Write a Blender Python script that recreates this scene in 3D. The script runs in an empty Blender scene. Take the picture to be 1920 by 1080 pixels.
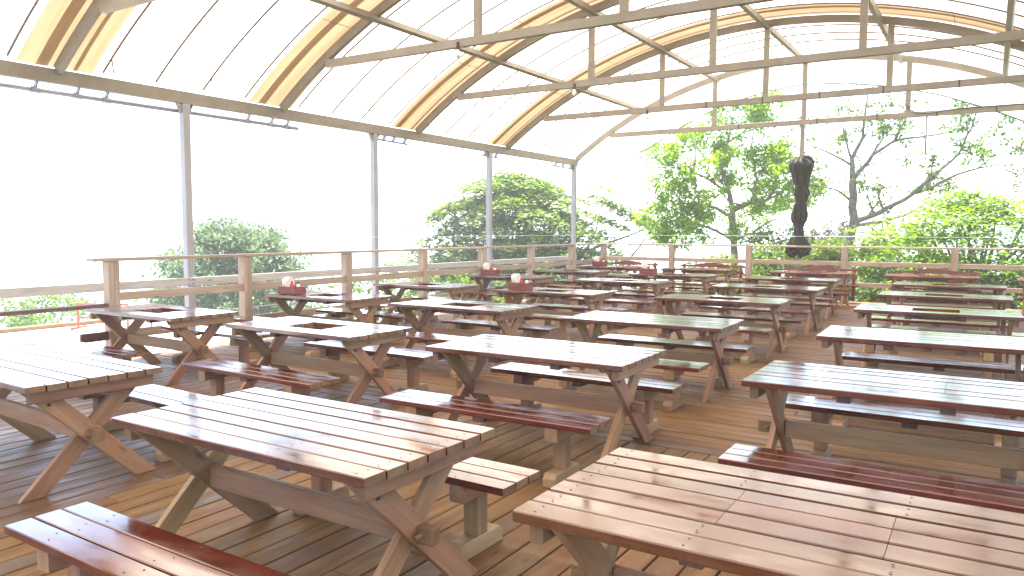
import bpy, bmesh, math, random
import numpy as np
from mathutils import Matrix, Vector

random.seed(7)
rng = np.random.default_rng(7)
C = bpy.context.scene.collection
scene = bpy.context.scene

# ------------------------------------------------------------------ camera
cam_d = bpy.data.cameras.new('camera')
cam_d.sensor_fit = 'HORIZONTAL'
cam_d.sensor_width = 36.0
cam_d.lens = 26.83
cam_d.clip_start = 0.05
cam_d.clip_end = 30000
cam = bpy.data.objects.new('camera', cam_d)
C.objects.link(cam)
R_ = Vector((0.84743678, 0.53088693, 0.00315871))
U_ = Vector((-0.04302591, 0.06274816, 0.99710152))
F_ = Vector((-0.52914996, 0.8451164, -0.07601699))
cam.matrix_world = Matrix(((R_.x, U_.x, -F_.x, 0.0), (R_.y, U_.y, -F_.y, 0.0), (R_.z, U_.z, -F_.z, 1.6), (0, 0, 0, 1)))
scene.camera = cam

# ------------------------------------------------------------------ sky, sun, exposure
SUN_DIR = Vector((-0.30, 0.42, 1.0)).normalized()        # towards the sun
elev = math.asin(SUN_DIR.z)
azim = math.atan2(SUN_DIR.x, SUN_DIR.y)
world = bpy.data.worlds.new('World')
scene.world = world
world.use_nodes = True
wn = world.node_tree.nodes
wl = world.node_tree.links
sky = wn.new('ShaderNodeTexSky')
sky.sky_type = 'NISHITA'
sky.sun_disc = False
sky.sun_elevation = elev
sky.sun_rotation = azim
sky.air_density = 1.0
sky.dust_density = 1.0
sky.ozone_density = 1.0
wl.new(sky.outputs['Color'], wn['Background'].inputs['Color'])
wn['Background'].inputs['Strength'].default_value = 0.15

sun_d = bpy.data.lights.new('sun', 'SUN')
sun_d.energy = 4.5
sun_d.angle = math.radians(0.5)
sun_d.color = (1.0, 0.955, 0.88)
sun = bpy.data.objects.new('sun', sun_d)
C.objects.link(sun)
sun.rotation_euler = SUN_DIR.to_track_quat('Z', 'Y').to_euler()
sun.location = (0, 0, 30)

scene.view_settings.view_transform = 'Standard'
scene.view_settings.look = 'None'
scene.view_settings.gamma = 1.0
scene.view_settings.use_curve_mapping = False
scene.view_settings.exposure = 2.3
scene.render.engine = 'CYCLES'
scene.cycles.use_denoising = True
scene.cycles.max_bounces = 8
scene.cycles.diffuse_bounces = 5
scene.cycles.glossy_bounces = 3
scene.cycles.transmission_bounces = 4
scene.cycles.caustics_reflective = False
scene.cycles.caustics_refractive = False
scene.cycles.sample_clamp_indirect = 6.0

# ------------------------------------------------------------------ materials
def new_mat(name):
    m = bpy.data.materials.new(name)
    m.use_nodes = True
    nt = m.node_tree
    b = nt.nodes['Principled BSDF']
    return m, nt, b

def ramp(nt, stops):
    r = nt.nodes.new('ShaderNodeValToRGB')
    el = r.color_ramp.elements
    while len(el) < len(stops):
        el.new(0.5)
    for e, (p, c) in zip(el, stops):
        e.position = p
        e.color = (c[0], c[1], c[2], 1)
    return r

def wood(name, dark, mid, light, rough=0.55, rough_var=0.15, bump=0.15, vary=0.25, knots=True, dirt=None, spec=0.5, hue_var=0.015, coat=0.0):
    """boards whose grain runs along their own local X"""
    m, nt, b = new_mat(name)
    N, L = nt.nodes, nt.links
    tc = N.new('ShaderNodeTexCoord')
    oi = N.new('ShaderNodeObjectInfo')
    off = N.new('ShaderNodeVectorMath'); off.operation = 'SCALE'
    off.inputs[0].default_value = (37.0, 53.0, 91.0)
    L.new(oi.outputs['Random'], off.inputs['Scale'])
    add = N.new('ShaderNodeVectorMath'); add.operation = 'ADD'
    L.new(tc.outputs['Object'], add.inputs[0]); L.new(off.outputs[0], add.inputs[1])
    mp = N.new('ShaderNodeMapping'); mp.inputs['Scale'].default_value = (1.6, 17, 17)
    L.new(add.outputs[0], mp.inputs['Vector'])
    n1 = N.new('ShaderNodeTexNoise'); n1.inputs['Scale'].default_value = 1.0; n1.inputs['Detail'].default_value = 5; n1.inputs['Distortion'].default_value = 0.6
    L.new(mp.outputs[0], n1.inputs['Vector'])
    mp2 = N.new('ShaderNodeMapping'); mp2.inputs['Scale'].default_value = (5, 150, 150)
    L.new(add.outputs[0], mp2.inputs['Vector'])
    n2 = N.new('ShaderNodeTexNoise'); n2.inputs['Scale'].default_value = 1.0; n2.inputs['Detail'].default_value = 3
    L.new(mp2.outputs[0], n2.inputs['Vector'])
    mx = N.new('ShaderNodeMix'); mx.data_type = 'FLOAT'; mx.inputs[0].default_value = 0.35
    L.new(n1.outputs['Fac'], mx.inputs[2]); L.new(n2.outputs['Fac'], mx.inputs[3])
    cr = ramp(nt, [(0.30, dark), (0.5, mid), (0.72, light)])
    L.new(mx.outputs[0], cr.inputs['Fac'])
    col = cr.outputs['Color']
    if knots:
        mp3 = N.new('ShaderNodeMapping'); mp3.inputs['Scale'].default_value = (2.3, 8.5, 8.5)
        L.new(add.outputs[0], mp3.inputs['Vector'])
        vo = N.new('ShaderNodeTexVoronoi'); vo.inputs['Scale'].default_value = 1.0
        L.new(mp3.outputs[0], vo.inputs['Vector'])
        kr = ramp(nt, [(0.05, (0.22, 0.20, 0.18)), (0.13, (1, 1, 1))])
        L.new(vo.outputs['Distance'], kr.inputs['Fac'])
        km = N.new('ShaderNodeMix'); km.data_type = 'RGBA'; km.blend_type = 'MULTIPLY'; km.inputs[0].default_value = 0.75
        L.new(col, km.inputs[6]); L.new(kr.outputs['Color'], km.inputs[7])
        col = km.outputs[2]
    if dirt:
        geo = N.new('ShaderNodeNewGeometry')
        nd = N.new('ShaderNodeTexNoise'); nd.inputs['Scale'].default_value = dirt[1]; nd.inputs['Detail'].default_value = 6; nd.inputs['Roughness'].default_value = 0.62
        L.new(geo.outputs['Position'], nd.inputs['Vector'])
        dr = ramp(nt, [(0.42, (0, 0, 0)), (0.68, (1, 1, 1))])
        L.new(nd.outputs['Fac'], dr.inputs['Fac'])
        mu = N.new('ShaderNodeMath'); mu.operation = 'MULTIPLY'; mu.inputs[1].default_value = dirt[2]
        L.new(dr.outputs['Color'], mu.inputs[0])
        dm = N.new('ShaderNodeMix'); dm.data_type = 'RGBA'
        L.new(mu.outputs[0], dm.inputs[0]); L.new(col, dm.inputs[6]); dm.inputs[7].default_value = (*dirt[0], 1)
        col = dm.outputs[2]
    hs = N.new('ShaderNodeHueSaturation')
    L.new(col, hs.inputs['Color'])
    vr = N.new('ShaderNodeMapRange'); vr.inputs['To Min'].default_value = 1 - vary; vr.inputs['To Max'].default_value = 1 + vary
    L.new(oi.outputs['Random'], vr.inputs['Value']); L.new(vr.outputs[0], hs.inputs['Value'])
    w2 = N.new('ShaderNodeMath'); w2.operation = 'MULTIPLY'; w2.inputs[1].default_value = 7.31
    fr = N.new('ShaderNodeMath'); fr.operation = 'FRACT'
    L.new(oi.outputs['Random'], w2.inputs[0]); L.new(w2.outputs[0], fr.inputs[0])
    hr = N.new('ShaderNodeMapRange'); hr.inputs['To Min'].default_value = 0.5 - hue_var; hr.inputs['To Max'].default_value = 0.5 + hue_var
    L.new(fr.outputs[0], hr.inputs['Value']); L.new(hr.outputs[0], hs.inputs['Hue'])
    L.new(hs.outputs['Color'], b.inputs['Base Color'])
    nr = N.new('ShaderNodeTexNoise'); nr.inputs['Scale'].default_value = 5.0; nr.inputs['Detail'].default_value = 5
    mp4 = N.new('ShaderNodeMapping'); mp4.inputs['Scale'].default_value = (0.6, 2.2, 2.2)
    L.new(add.outputs[0], mp4.inputs['Vector']); L.new(mp4.outputs[0], nr.inputs['Vector'])
    rr = N.new('ShaderNodeMapRange'); rr.inputs['From Min'].default_value = 0.3; rr.inputs['From Max'].default_value = 0.7
    rr.inputs['To Min'].default_value = max(0.03, rough - rough_var); rr.inputs['To Max'].default_value = rough + rough_var
    L.new(nr.outputs['Fac'], rr.inputs['Value']); L.new(rr.outputs[0], b.inputs['Roughness'])
    b.inputs['Specular IOR Level'].default_value = spec
    if coat:
        b.inputs['Coat Weight'].default_value = coat; b.inputs['Coat IOR'].default_value = 1.55
        L.new(rr.outputs[0], b.inputs['Coat Roughness'])
    bp = N.new('ShaderNodeBump'); bp.inputs['Strength'].default_value = bump; bp.inputs['Distance'].default_value = 0.004
    L.new(mx.outputs[0], bp.inputs['Height']); L.new(bp.outputs[0], b.inputs['Normal'])
    return m

M_STAIN = wood('red_brown_stained_wood', (0.046, 0.008, 0.005), (0.088, 0.020, 0.010), (0.145, 0.044, 0.021), dirt=((0.20, 0.085, 0.042), 3.2, 0.40), rough=0.15, rough_var=0.10, bump=0.06, vary=0.18, spec=0.5, hue_var=0.010, coat=0.6)
M_BENCH = wood('dark_red_stained_wood', (0.056, 0.007, 0.005), (0.100, 0.014, 0.008), (0.155, 0.030, 0.015), dirt=((0.17, 0.045, 0.025), 4.0, 0.35), rough=0.13, rough_var=0.09, bump=0.07, vary=0.22, spec=0.5, hue_var=0.010, coat=0.9)
M_END = wood('bare_end_grain_wood', (0.11, 0.055, 0.025), (0.17, 0.092, 0.043), (0.225, 0.132, 0.066), rough=0.65, vary=0.2, knots=False)
M_LEG = wood('weathered_frame_wood', (0.19, 0.090, 0.042), (0.305, 0.158, 0.082), (0.40, 0.235, 0.138), rough=0.6, bump=0.2, vary=0.22, dirt=((0.26, 0.18, 0.11), 2.5, 0.35))
M_PALE = wood('fresh_pale_wood', (0.20, 0.108, 0.048), (0.31, 0.175, 0.084), (0.41, 0.25, 0.135), rough=0.6, bump=0.18, vary=0.2, dirt=((0.30, 0.25, 0.19), 6, 0.5))
M_DECK = wood('brown_deck_wood', (0.095, 0.042, 0.012), (0.160, 0.078, 0.025), (0.225, 0.118, 0.043), rough=0.58, rough_var=0.16, bump=0.25, vary=0.12, spec=0.22, dirt=((0.21, 0.135, 0.08), 1.3, 0.35), hue_var=0.008)
M_DECKGREY = wood('greyed_deck_wood', (0.068, 0.034, 0.016), (0.112, 0.060, 0.030), (0.16, 0.092, 0.050), rough=0.50, rough_var=0.16, bump=0.25, vary=0.12, spec=0.3, dirt=((0.18, 0.13, 0.10), 1.7, 0.4), hue_var=0.008)
M_RAIL = wood('pinkish_weathered_rail_wood', (0.23, 0.160, 0.11), (0.34, 0.245, 0.175), (0.44, 0.345, 0.265), rough=0.6, bump=0.2, vary=0.10, dirt=((0.33, 0.28, 0.24), 2.0, 0.4), hue_var=0.004)
M_GREYRAIL = wood('silver_grey_rail_wood', (0.27, 0.25, 0.235), (0.37, 0.35, 0.335), (0.47, 0.45, 0.43), rough=0.65, bump=0.2, vary=0.08)
M_DARKRAIL = wood('dark_red_rail_wood', (0.08, 0.035, 0.03), (0.13, 0.06, 0.05), (0.19, 0.10, 0.08), rough=0.5, vary=0.1)
M_BOX = wood('mahogany_box_wood', (0.10, 0.018, 0.014), (0.17, 0.035, 0.025), (0.24, 0.06, 0.04), rough=0.35, vary=0.15, knots=False)
M_REDBACK = wood('faded_red_back_wood', (0.11, 0.020, 0.018), (0.17, 0.034, 0.030), (0.25, 0.07, 0.06), rough=0.3, vary=0.15)

def plain(name, col, rough=0.5, metal=0.0, noise=0.0, nscale=8.0, bump=0.0, spec=0.5):
    m, nt, b = new_mat(name)
    N, L = nt.nodes, nt.links
    b.inputs['Roughness'].default_value = rough
    b.inputs['Metallic'].default_value = metal
    b.inputs['Specular IOR Level'].default_value = spec
    if noise > 0:
        geo = N.new('ShaderNodeNewGeometry')
        n = N.new('ShaderNodeTexNoise'); n.inputs['Scale'].default_value = nscale; n.inputs['Detail'].default_value = 6; n.inputs['Roughness'].default_value = 0.6
        L.new(geo.outputs['Position'], n.inputs['Vector'])
        lo = tuple(c * (1 - noise) for c in col); hi = tuple(min(1, c * (1 + noise)) for c in col)
        r = ramp(nt, [(0.3, lo), (0.7, hi)])
        L.new(n.outputs['Fac'], r.inputs['Fac']); L.new(r.outputs['Color'], b.inputs['Base Color'])
        if bump:
            bp = N.new('ShaderNodeBump'); bp.inputs['Strength'].default_value = bump; bp.inputs['Distance'].default_value = 0.01
            L.new(n.outputs['Fac'], bp.inputs['Height']); L.new(bp.outputs[0], b.inputs['Normal'])
    else:
        b.inputs['Base Color'].default_value = (*col, 1)
    return m

M_STEEL = plain('beige_grey_painted_steel', (0.20, 0.172, 0.140), 0.5, 0, 0.16, 3.5)
M_POST = plain('pale_grey_painted_steel', (0.27, 0.265, 0.285), 0.45, 0, 0.10, 3.0)
M_ROD = plain('dark_steel_rod', (0.10, 0.075, 0.07), 0.5, 0, 0.3, 20)
M_ALU = plain('bluish_grey_pipe', (0.30, 0.30, 0.38), 0.4, 0.2, 0.15, 6)
M_BLACKCLOTH = plain('black_netting_cloth', (0.004, 0.0033, 0.0033), 0.75, 0, 0.4, 30)
M_BLACK = plain('black_plastic', (0.012, 0.012, 0.012), 0.4)
M_WHITE = plain('white_paper', (0.82, 0.80, 0.74), 0.8, 0, 0.06, 40)
M_REDPL = plain('red_plastic', (0.42, 0.025, 0.02), 0.35)
M_REDPAINT = plain('red_painted_metal', (0.42, 0.09, 0.05), 0.5, 0, 0.1, 8)
M_SCREW = plain('rusty_screw', (0.05, 0.03, 0.025), 0.6)
M_CONCRETE = plain('pale_concrete', (0.52, 0.49, 0.44), 0.85, 0, 0.18, 1.2, 0.2)
M_KERB = plain('orange_timber_edging', (0.26, 0.13, 0.055), 0.7, 0, 0.25, 4)
M_SOCKET = plain('black_bulb_socket', (0.03, 0.025, 0.02), 0.5)
M_BULB = plain('frosted_bulb_glass', (0.75, 0.72, 0.62), 0.25)
M_BARK = plain('grey_brown_bark', (0.21, 0.175, 0.14), 0.9, 0, 0.45, 14, 0.6)
M_CABLE = plain('black_cable', (0.02, 0.02, 0.02), 0.5)
M_WIRE = plain('bright_wire', (0.6, 0.6, 0.6), 0.35, 0.6)

def sheet_mat(name, col, trans, stain=None):
    m = bpy.data.materials.new(name); m.use_nodes = True
    nt = m.node_tree; N, L = nt.nodes, nt.links
    N.remove(N['Principled BSDF'])
    out = N['Material Output']
    geo = N.new('ShaderNodeNewGeometry')
    mp = N.new('ShaderNodeMapping'); mp.inputs['Scale'].default_value = (0.35, 5.0, 0.35)
    L.new(geo.outputs['Position'], mp.inputs['Vector'])
    n = N.new('ShaderNodeTexNoise'); n.inputs['Scale'].default_value = 1.3; n.inputs['Detail'].default_value = 6; n.inputs['Roughness'].default_value = 0.6
    L.new(mp.outputs[0], n.inputs['Vector'])
    r = ramp(nt, [(0.30, stain or tuple(c * 0.85 for c in col)), (0.62, col)])
    L.new(n.outputs['Fac'], r.inputs['Fac'])
    t = N.new('ShaderNodeBsdfTranslucent'); d = N.new('ShaderNodeBsdfDiffuse')
    L.new(r.outputs['Color'], t.inputs['Color']); L.new(r.outputs['Color'], d.inputs['Color'])
    mx = N.new('ShaderNodeMixShader'); mx.inputs[0].default_value = trans
    L.new(d.outputs[0], mx.inputs[1]); L.new(t.outputs[0], mx.inputs[2])
    L.new(mx.outputs[0], out.inputs['Surface'])
    return m

M_SHEET = sheet_mat('white_translucent_sheet', (0.70, 0.605, 0.485), 0.74, (0.64, 0.54, 0.415))
M_AMBER = sheet_mat('amber_weathered_sheet', (0.34, 0.235, 0.130), 0.44, (0.27, 0.165, 0.08))
M_SHADESTRIP = sheet_mat('shade_strip_sheet', (0.42, 0.36, 0.28), 0.5, (0.36, 0.29, 0.21))  # grey sheet for the added strips that draw the shade bands
M_GABLE = sheet_mat('cream_gable_sheet', (0.86, 0.79, 0.66), 0.75, (0.82, 0.74, 0.60))

def leaf_mat(name, c1, c2, c3, trans=0.45):
    m = bpy.data.materials.new(name); m.use_nodes = True
    nt = m.node_tree; N, L = nt.nodes, nt.links
    b = N['Principled BSDF']; out = N['Material Output']
    geo = N.new('ShaderNodeNewGeometry')
    r = ramp(nt, [(0.0, c1), (0.5, c2), (1.0, c3)])
    L.new(geo.outputs['Random Per Island'], r.inputs['Fac'])
    L.new(r.outputs['Color'], b.inputs['Base Color'])
    b.inputs['Roughness'].default_value = 0.5
    b.inputs['Specular IOR Level'].default_value = 0.35
    t = N.new('ShaderNodeBsdfTranslucent')
    hs = N.new('ShaderNodeHueSaturation'); hs.inputs['Value'].default_value = 1.5; hs.inputs['Saturation'].default_value = 1.1
    L.new(r.outputs['Color'], hs.inputs['Color']); L.new(hs.outputs[0], t.inputs['Color'])
    mx = N.new('ShaderNodeMixShader'); mx.inputs[0].default_value = trans
    L.new(b.outputs[0], mx.inputs[1]); L.new(t.outputs[0], mx.inputs[2]); L.new(mx.outputs[0], out.inputs['Surface'])
    return m

M_LEAF_GREEN = leaf_mat('fresh_green_leaves', (0.080, 0.145, 0.012), (0.125, 0.210, 0.018), (0.18, 0.27, 0.034))
M_LEAF_BIG = leaf_mat('layered_green_leaves', (0.085, 0.150, 0.016), (0.145, 0.225, 0.028), (0.22, 0.30, 0.055))
M_LEAF_GLAREPALE = leaf_mat('glare_paled_green_leaves', (0.095, 0.150, 0.060), (0.145, 0.205, 0.090), (0.21, 0.27, 0.15))  # bleaching by glare is put into this leaf colour
M_LEAF_TREE = leaf_mat('airy_tree_leaves', (0.14, 0.235, 0.014), (0.20, 0.31, 0.026), (0.28, 0.38, 0.05), 0.68)
M_LEAF_MAPLE = leaf_mat('maple_leaves', (0.10, 0.185, 0.012), (0.16, 0.265, 0.022), (0.24, 0.34, 0.045), 0.62)
M_LEAF_GOLD = leaf_mat('golden_conifer_needles', (0.085, 0.075, 0.012), (0.13, 0.11, 0.018), (0.17, 0.145, 0.03))
M_LEAF_LIME = leaf_mat('lime_green_leaves', (0.075, 0.125, 0.014), (0.115, 0.175, 0.022), (0.165, 0.225, 0.038))

# ------------------------------------------------------------------ mesh helpers
def link(name, me, parent=None, mat_=None, loc=None, M=None):
    o = bpy.data.objects.new(name, me)
    C.objects.link(o)
    if parent is not None:
        o.parent = parent
    if M is not None:
        o.matrix_local = M
    elif loc is not None:
        o.location = loc
    if mat_ is not None and me is not None and len(me.materials) == 0:
        me.materials.append(mat_)
    return o

def empty(name, loc=(0, 0, 0), rz=0.0, label=None, cat=None, group=None, kind=None):
    o = bpy.data.objects.new(name, None)
    C.objects.link(o)
    o.location = loc
    o.rotation_euler = (0, 0, rz)
    o.empty_display_size = 0.1
    tag(o, label, cat, group, kind)
    return o

def tag(o, label=None, cat=None, group=None, kind=None):
    if label: o['label'] = label
    if cat: o['category'] = cat
    if group: o['group'] = group
    if kind: o['kind'] = kind
    return o

def bm_to(name, bm, *mats, smooth=False):
    me = bpy.data.meshes.new(name)
    bm.normal_update()
    bm.to_mesh(me); bm.free()
    for m in mats: me.materials.append(m)
    if smooth:
        for p in me.polygons: p.use_smooth = True
    return me

_bc = {}
def board(L, W, T, mat_, end=None, bev=0.003):
    """chamfered board, long axis X, centred on its middle; end faces may carry bare end grain"""
    k = (round(L, 3), round(W, 4), round(T, 4), mat_.name, end.name if end else '', bev)
    if k in _bc: return _bc[k]
    bm = bmesh.new()
    bmesh.ops.create_cube(bm, size=1.0)
    bmesh.ops.scale(bm, vec=(L, W, T), verts=bm.verts)
    if bev:
        bmesh.ops.bevel(bm, geom=[e for e in bm.edges if not end or abs(e.verts[0].co.x - e.verts[1].co.x) > L / 2], offset=bev, segments=1, affect='EDGES')
    bm.normal_update()
    if end:
        for f in bm.faces:
            if abs(f.normal.x) > 0.9: f.material_index = 1
    me = bm_to('board', bm, mat_, *([end] if end else []))
    _bc[k] = me
    return me

def frame_to(p0, p1, up=(0, 0, 1)):
    """matrix whose X runs p0->p1, at the midpoint"""
    p0, p1 = Vector(p0), Vector(p1)
    x = (p1 - p0).normalized()
    z = Vector(up)
    y = z.cross(x)
    if y.length < 1e-4:
        y = Vector((0, 1, 0))
    y.normalize()
    z = x.cross(y)
    c = (p0 + p1) / 2
    return Matrix(((x.x, y.x, z.x, c.x), (x.y, y.y, z.y, c.y), (x.z, y.z, z.z, c.z), (0, 0, 0, 1)))

def beam(name, p0, p1, W, T, mat_, parent, up=(0, 0, 1), bev=0.003, end=None):
    L = (Vector(p1) - Vector(p0)).length
    return link(name, board(L, W, T, mat_, end, bev), parent, M=frame_to(p0, p1, up))

def tube_geo(path, radii, n=8, cap=True):
    V, F = [], []
    path = [Vector(p) for p in path]
    if not hasattr(radii, '__len__'): radii = [radii] * len(path)
    prev = None
    for i, p in enumerate(path):
        d = (path[min(i + 1, len(path) - 1)] - path[max(i - 1, 0)]).normalized()
        a = prev if prev is not None else (Vector((0, 0, 1)) if abs(d.z) < 0.9 else Vector((1, 0, 0)))
        x = (a - d * a.dot(d)).normalized(); y = d.cross(x); prev = x
        for k in range(n):
            t = 2 * math.pi * k / n
            V.append(tuple(p + (x * math.cos(t) + y * math.sin(t)) * radii[i]))
    for i in range(len(path) - 1):
        for k in range(n):
            k2 = (k + 1) % n
            F.append((i * n + k, i * n + k2, (i + 1) * n + k2, (i + 1) * n + k))
    if cap:
        F.append(tuple(reversed(range(n))))
        F.append(tuple(range((len(path) - 1) * n, len(path) * n)))
    return V, F

def geo_mesh(name, parts, mat_, smooth=True):
    V, F = [], []
    for v, f in parts:
        o = len(V); V += v; F += [tuple(i + o for i in q) for q in f]
    me = bpy.data.meshes.new(name)
    me.from_pydata(V, [], F)
    me.materials.append(mat_)
    if smooth:
        for p in me.polygons: p.use_smooth = True
    me.update()
    return me

def tube(name, path, radii, mat_, parent=None, n=8):
    return link(name, geo_mesh(name, [tube_geo(path, radii, n)], mat_), parent)

def lathe_geo(prof, n=16, c=(0, 0, 0), wob=None):
    V, F = [], []
    for i, (r, z) in enumerate(prof):
        for k in range(n):
            t = 2 * math.pi * k / n
            rr = r * (wob(t, i) if wob else 1)
            V.append((c[0] + rr * math.cos(t), c[1] + rr * math.sin(t), c[2] + z))
    for i in range(len(prof) - 1):
        for k in range(n):
            k2 = (k + 1) % n
            F.append((i * n + k, i * n + k2, (i + 1) * n + k2, (i + 1) * n + k))
    F.append(tuple(reversed(range(n)))); F.append(tuple(range((len(prof) - 1) * n, len(prof) * n)))
    return V, F

def copy_tree(o, parent=None):
    c = o.copy(); C.objects.link(c)
    if parent is not None:
        c.parent = parent
    for ch in o.children:
        copy_tree(ch, c)
    return c

# ------------------------------------------------------------------ terrain, sea
def ground_h(x, y):
    q = -(x + 0.33 * y) * 0.95
    h = -1.0 - 0.9 * np.clip(q, 0, 6) - 0.34 * np.clip(q - 6, 0, None)
    h = h - 0.34 * np.clip(y - 46, 0, None)
    h = h + 3.6 * np.exp(-(((x + 15.5) / 4.0) ** 2 + ((y - 19.5) / 4.0) ** 2))
    h = h + 0.25 * np.sin(x * 0.6 + 1.3) * np.sin(y * 0.5) * (np.clip(np.abs(q) - 1, 0, 4) / 4)
    return np.maximum(h, -60.0)

gx = np.concatenate([np.linspace(-260, -40, 60)[:-1], np.linspace(-40, 30, 90), np.linspace(30, 160, 30)[1:]])
gy = np.concatenate([np.linspace(-90, -10, 20)[:-1], np.linspace(-10, 60, 90), np.linspace(60, 230, 50)[1:]])
X, Y = np.meshgrid(gx, gy)
Z = ground_h(X, Y)
nx_, ny_ = len(gx), len(gy)
V = np.stack([X.ravel(), Y.ravel(), Z.ravel()], 1)
i0 = (np.arange(ny_ - 1)[:, None] * nx_ + np.arange(nx_ - 1)[None, :]).ravel()
Fq = np.stack([i0, i0 + 1, i0 + nx_ + 1, i0 + nx_], 1)
me = bpy.data.meshes.new('terrain')
me.from_pydata(V.tolist(), [], Fq.tolist())
for p in me.polygons: p.use_smooth = True
M_GROUND = plain('grassy_ground', (0.075, 0.125, 0.030), 0.9, 0, 0.45, 1.6, 0.6)
tag(link('terrain', me, mat_=M_GROUND), kind='structure')

m, nt, b = new_mat('hazy_sea_water')
b.inputs['Base Color'].default_value = (0.30, 0.36, 0.40, 1)
b.inputs['Roughness'].default_value = 0.32
nz = nt.nodes.new('ShaderNodeTexNoise'); nz.inputs['Scale'].default_value = 0.15; nz.inputs['Detail'].default_value = 4
ge = nt.nodes.new('ShaderNodeNewGeometry'); nt.links.new(ge.outputs['Position'], nz.inputs['Vector'])
bp = nt.nodes.new('ShaderNodeBump'); bp.inputs['Strength'].default_value = 0.15; bp.inputs['Distance'].default_value = 0.3
nt.links.new(nz.outputs['Fac'], bp.inputs['Height']); nt.links.new(bp.outputs[0], b.inputs['Normal'])
ring = [0, 100, 400, 1500, 5000, 14000]
V, F = [(0, 0, -52.0)], []
for r in ring[1:]:
    V += [(r * math.cos(2 * math.pi * k / 48), r * math.sin(2 * math.pi * k / 48), -52.0) for k in range(48)]
F += [(0, 1 + k, 1 + (k + 1) % 48) for k in range(48)]
for j in range(len(ring) - 2):
    a, c_ = 1 + 48 * j, 1 + 48 * (j + 1)
    F += [(a + k, c_ + k, c_ + (k + 1) % 48, a + (k + 1) % 48) for k in range(48)]
me = bpy.data.meshes.new('sea'); me.from_pydata(V, [], F)
tag(link('sea', me, mat_=m), kind='structure')

# terrace of pale concrete beside the deck
ter = empty('terrace', kind='structure')
bm = bmesh.new()
pts = [(-9.25, -6), (-9.25, 10.5), (-15.6, 10.5), (-15.6, -6)]
vb = [bm.verts.new((x, y, -14)) for x, y in pts]; vt = [bm.verts.new((x, y, -0.35)) for x, y in pts]
bm.faces.new(vt)
for k in range(4):
    bm.faces.new((vb[k], vb[(k + 1) % 4], vt[(k + 1) % 4], vt[k]))
bmesh.ops.recalc_face_normals(bm, faces=bm.faces[:])
link('terrace_slab', bm_to('terrace_slab', bm, M_CONCRETE), ter)
beam('terrace_edging', (-15.55, -6, -0.31), (-15.55, 10.5, -0.31), 0.12, 0.08, M_KERB, ter, bev=0.01)

# ------------------------------------------------------------------ deck
deck = empty('deck', kind='structure')
PW, PP, PT = 0.1445, 0.155, 0.034
YB = 5.3
far_parts = []
nplank = 0
x = -9.0
k = 0
while x < 3.6:
    cut = [-4.0, (2.0 + 1.9 * math.sin(k * 2.4)), YB - 0.004]
    if not (-7.5 < x < 1.0): cut = [-4.0, YB - 0.004]
    for a, b2 in zip(cut[:-1], cut[1:]):
        L = round(b2 - a - 0.004, 2)
        mm = M_DECKGREY if (x < -4.40 or (k * 7919) % 11 == 0) else M_DECK
        o = link('plank', board(L, PW, PT, mm, None, 0.004), deck, M=Matrix.Translation((x, (a + b2) / 2, -PT / 2 - 0.0015 * ((k * 37) % 3))) @ Matrix.Rotation(math.pi / 2, 4, 'Z'))
        nplank += 1
    x += PP; k += 1
y = YB + PW / 2 + 0.004
k = 0
while y < 18.85:
    if y < 14.5:
        c = -4.4 + 3.6 * math.sin(k * 2.1)
        for a, b2 in ((-9.08, c), (c, 3.6)):
            L = round(b2 - a - 0.004, 2)
            mm = M_DECKGREY if (k * 7919) % 13 == 0 else M_DECK
            link('plank', board(L, PW, PT, mm, None, 0.004), deck, loc=((a + b2) / 2, y, -PT / 2 - 0.0015 * ((k * 37) % 3)))
            nplank += 1
    else:
        far_parts.append((y, k))
    y += PP; k += 1
bm = bmesh.new()
for y, k in far_parts:
    g = bmesh.ops.create_cube(bm, size=1.0)
    bmesh.ops.scale(bm, vec=(12.68, PW, PT), verts=g['verts'])
    bmesh.ops.translate(bm, vec=(-2.74, y, -PT / 2 - 0.0015 * ((k * 37) % 3)), verts=g['verts'])
o = link('far_planks', bm_to('far_planks', bm, M_DECK), deck); o['kind'] = 'stuff'
V, F = [], []
def nail(x, y):
    o = len(V)
    V.extend([(x + 0.005 * math.cos(k * math.pi / 3), y + 0.005 * math.sin(k * math.pi / 3), 0.0006) for k in range(6)])
    F.append(tuple(range(o, o + 6)))
x = -9.0
while x < 3.6:
    for yy in np.arange(-0.2, 5.2, 1.1):
        for dx in (-0.045, 0.045): nail(x + dx + random.uniform(-.006, .006), float(yy) + random.uniform(-.01, .01))
    x += PP
y = YB + PW / 2 + 0.004
while y < 11:
    for xx in np.arange(-8.6, 3.4, 0.9):
        for dy in (-0.045, 0.045): nail(float(xx) + random.uniform(-.01, .01), y + dy + random.uniform(-.006, .006))
    y += PP
me = bpy.data.meshes.new('nail_heads'); me.from_pydata(V, [], F)
o = link('nail_heads', me, deck, M_SCREW); o['kind'] = 'stuff'
for yy in np.arange(-3.5, 18.8, 1.1):
    beam('joist', (-8.95, yy, -0.13), (3.5, yy, -0.13), 0.06, 0.17, M_LEG, deck, bev=0)
beam('deck_fascia', (-9.1, -4, -0.14), (-9.1, 18.9, -0.14), 0.035, 0.22, M_DARKRAIL, deck, bev=0.003)
beam('deck_fascia', (-9.08, 18.93, -0.14), (3.6, 18.93, -0.14), 0.035, 0.22, M_DARKRAIL, deck, bev=0.003)
for xx in (-8.8, -5, -1.2, 2.6):
    for yy in (0, 4.5, 9, 13.5, 18.4):
        beam('deck_support', (xx, yy, float(ground_h(np.array(xx), np.array(yy))) - 0.3), (xx, yy, -0.23), 0.12, 0.12, M_LEG, deck, up=(1, 0, 0), bev=0)

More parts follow.
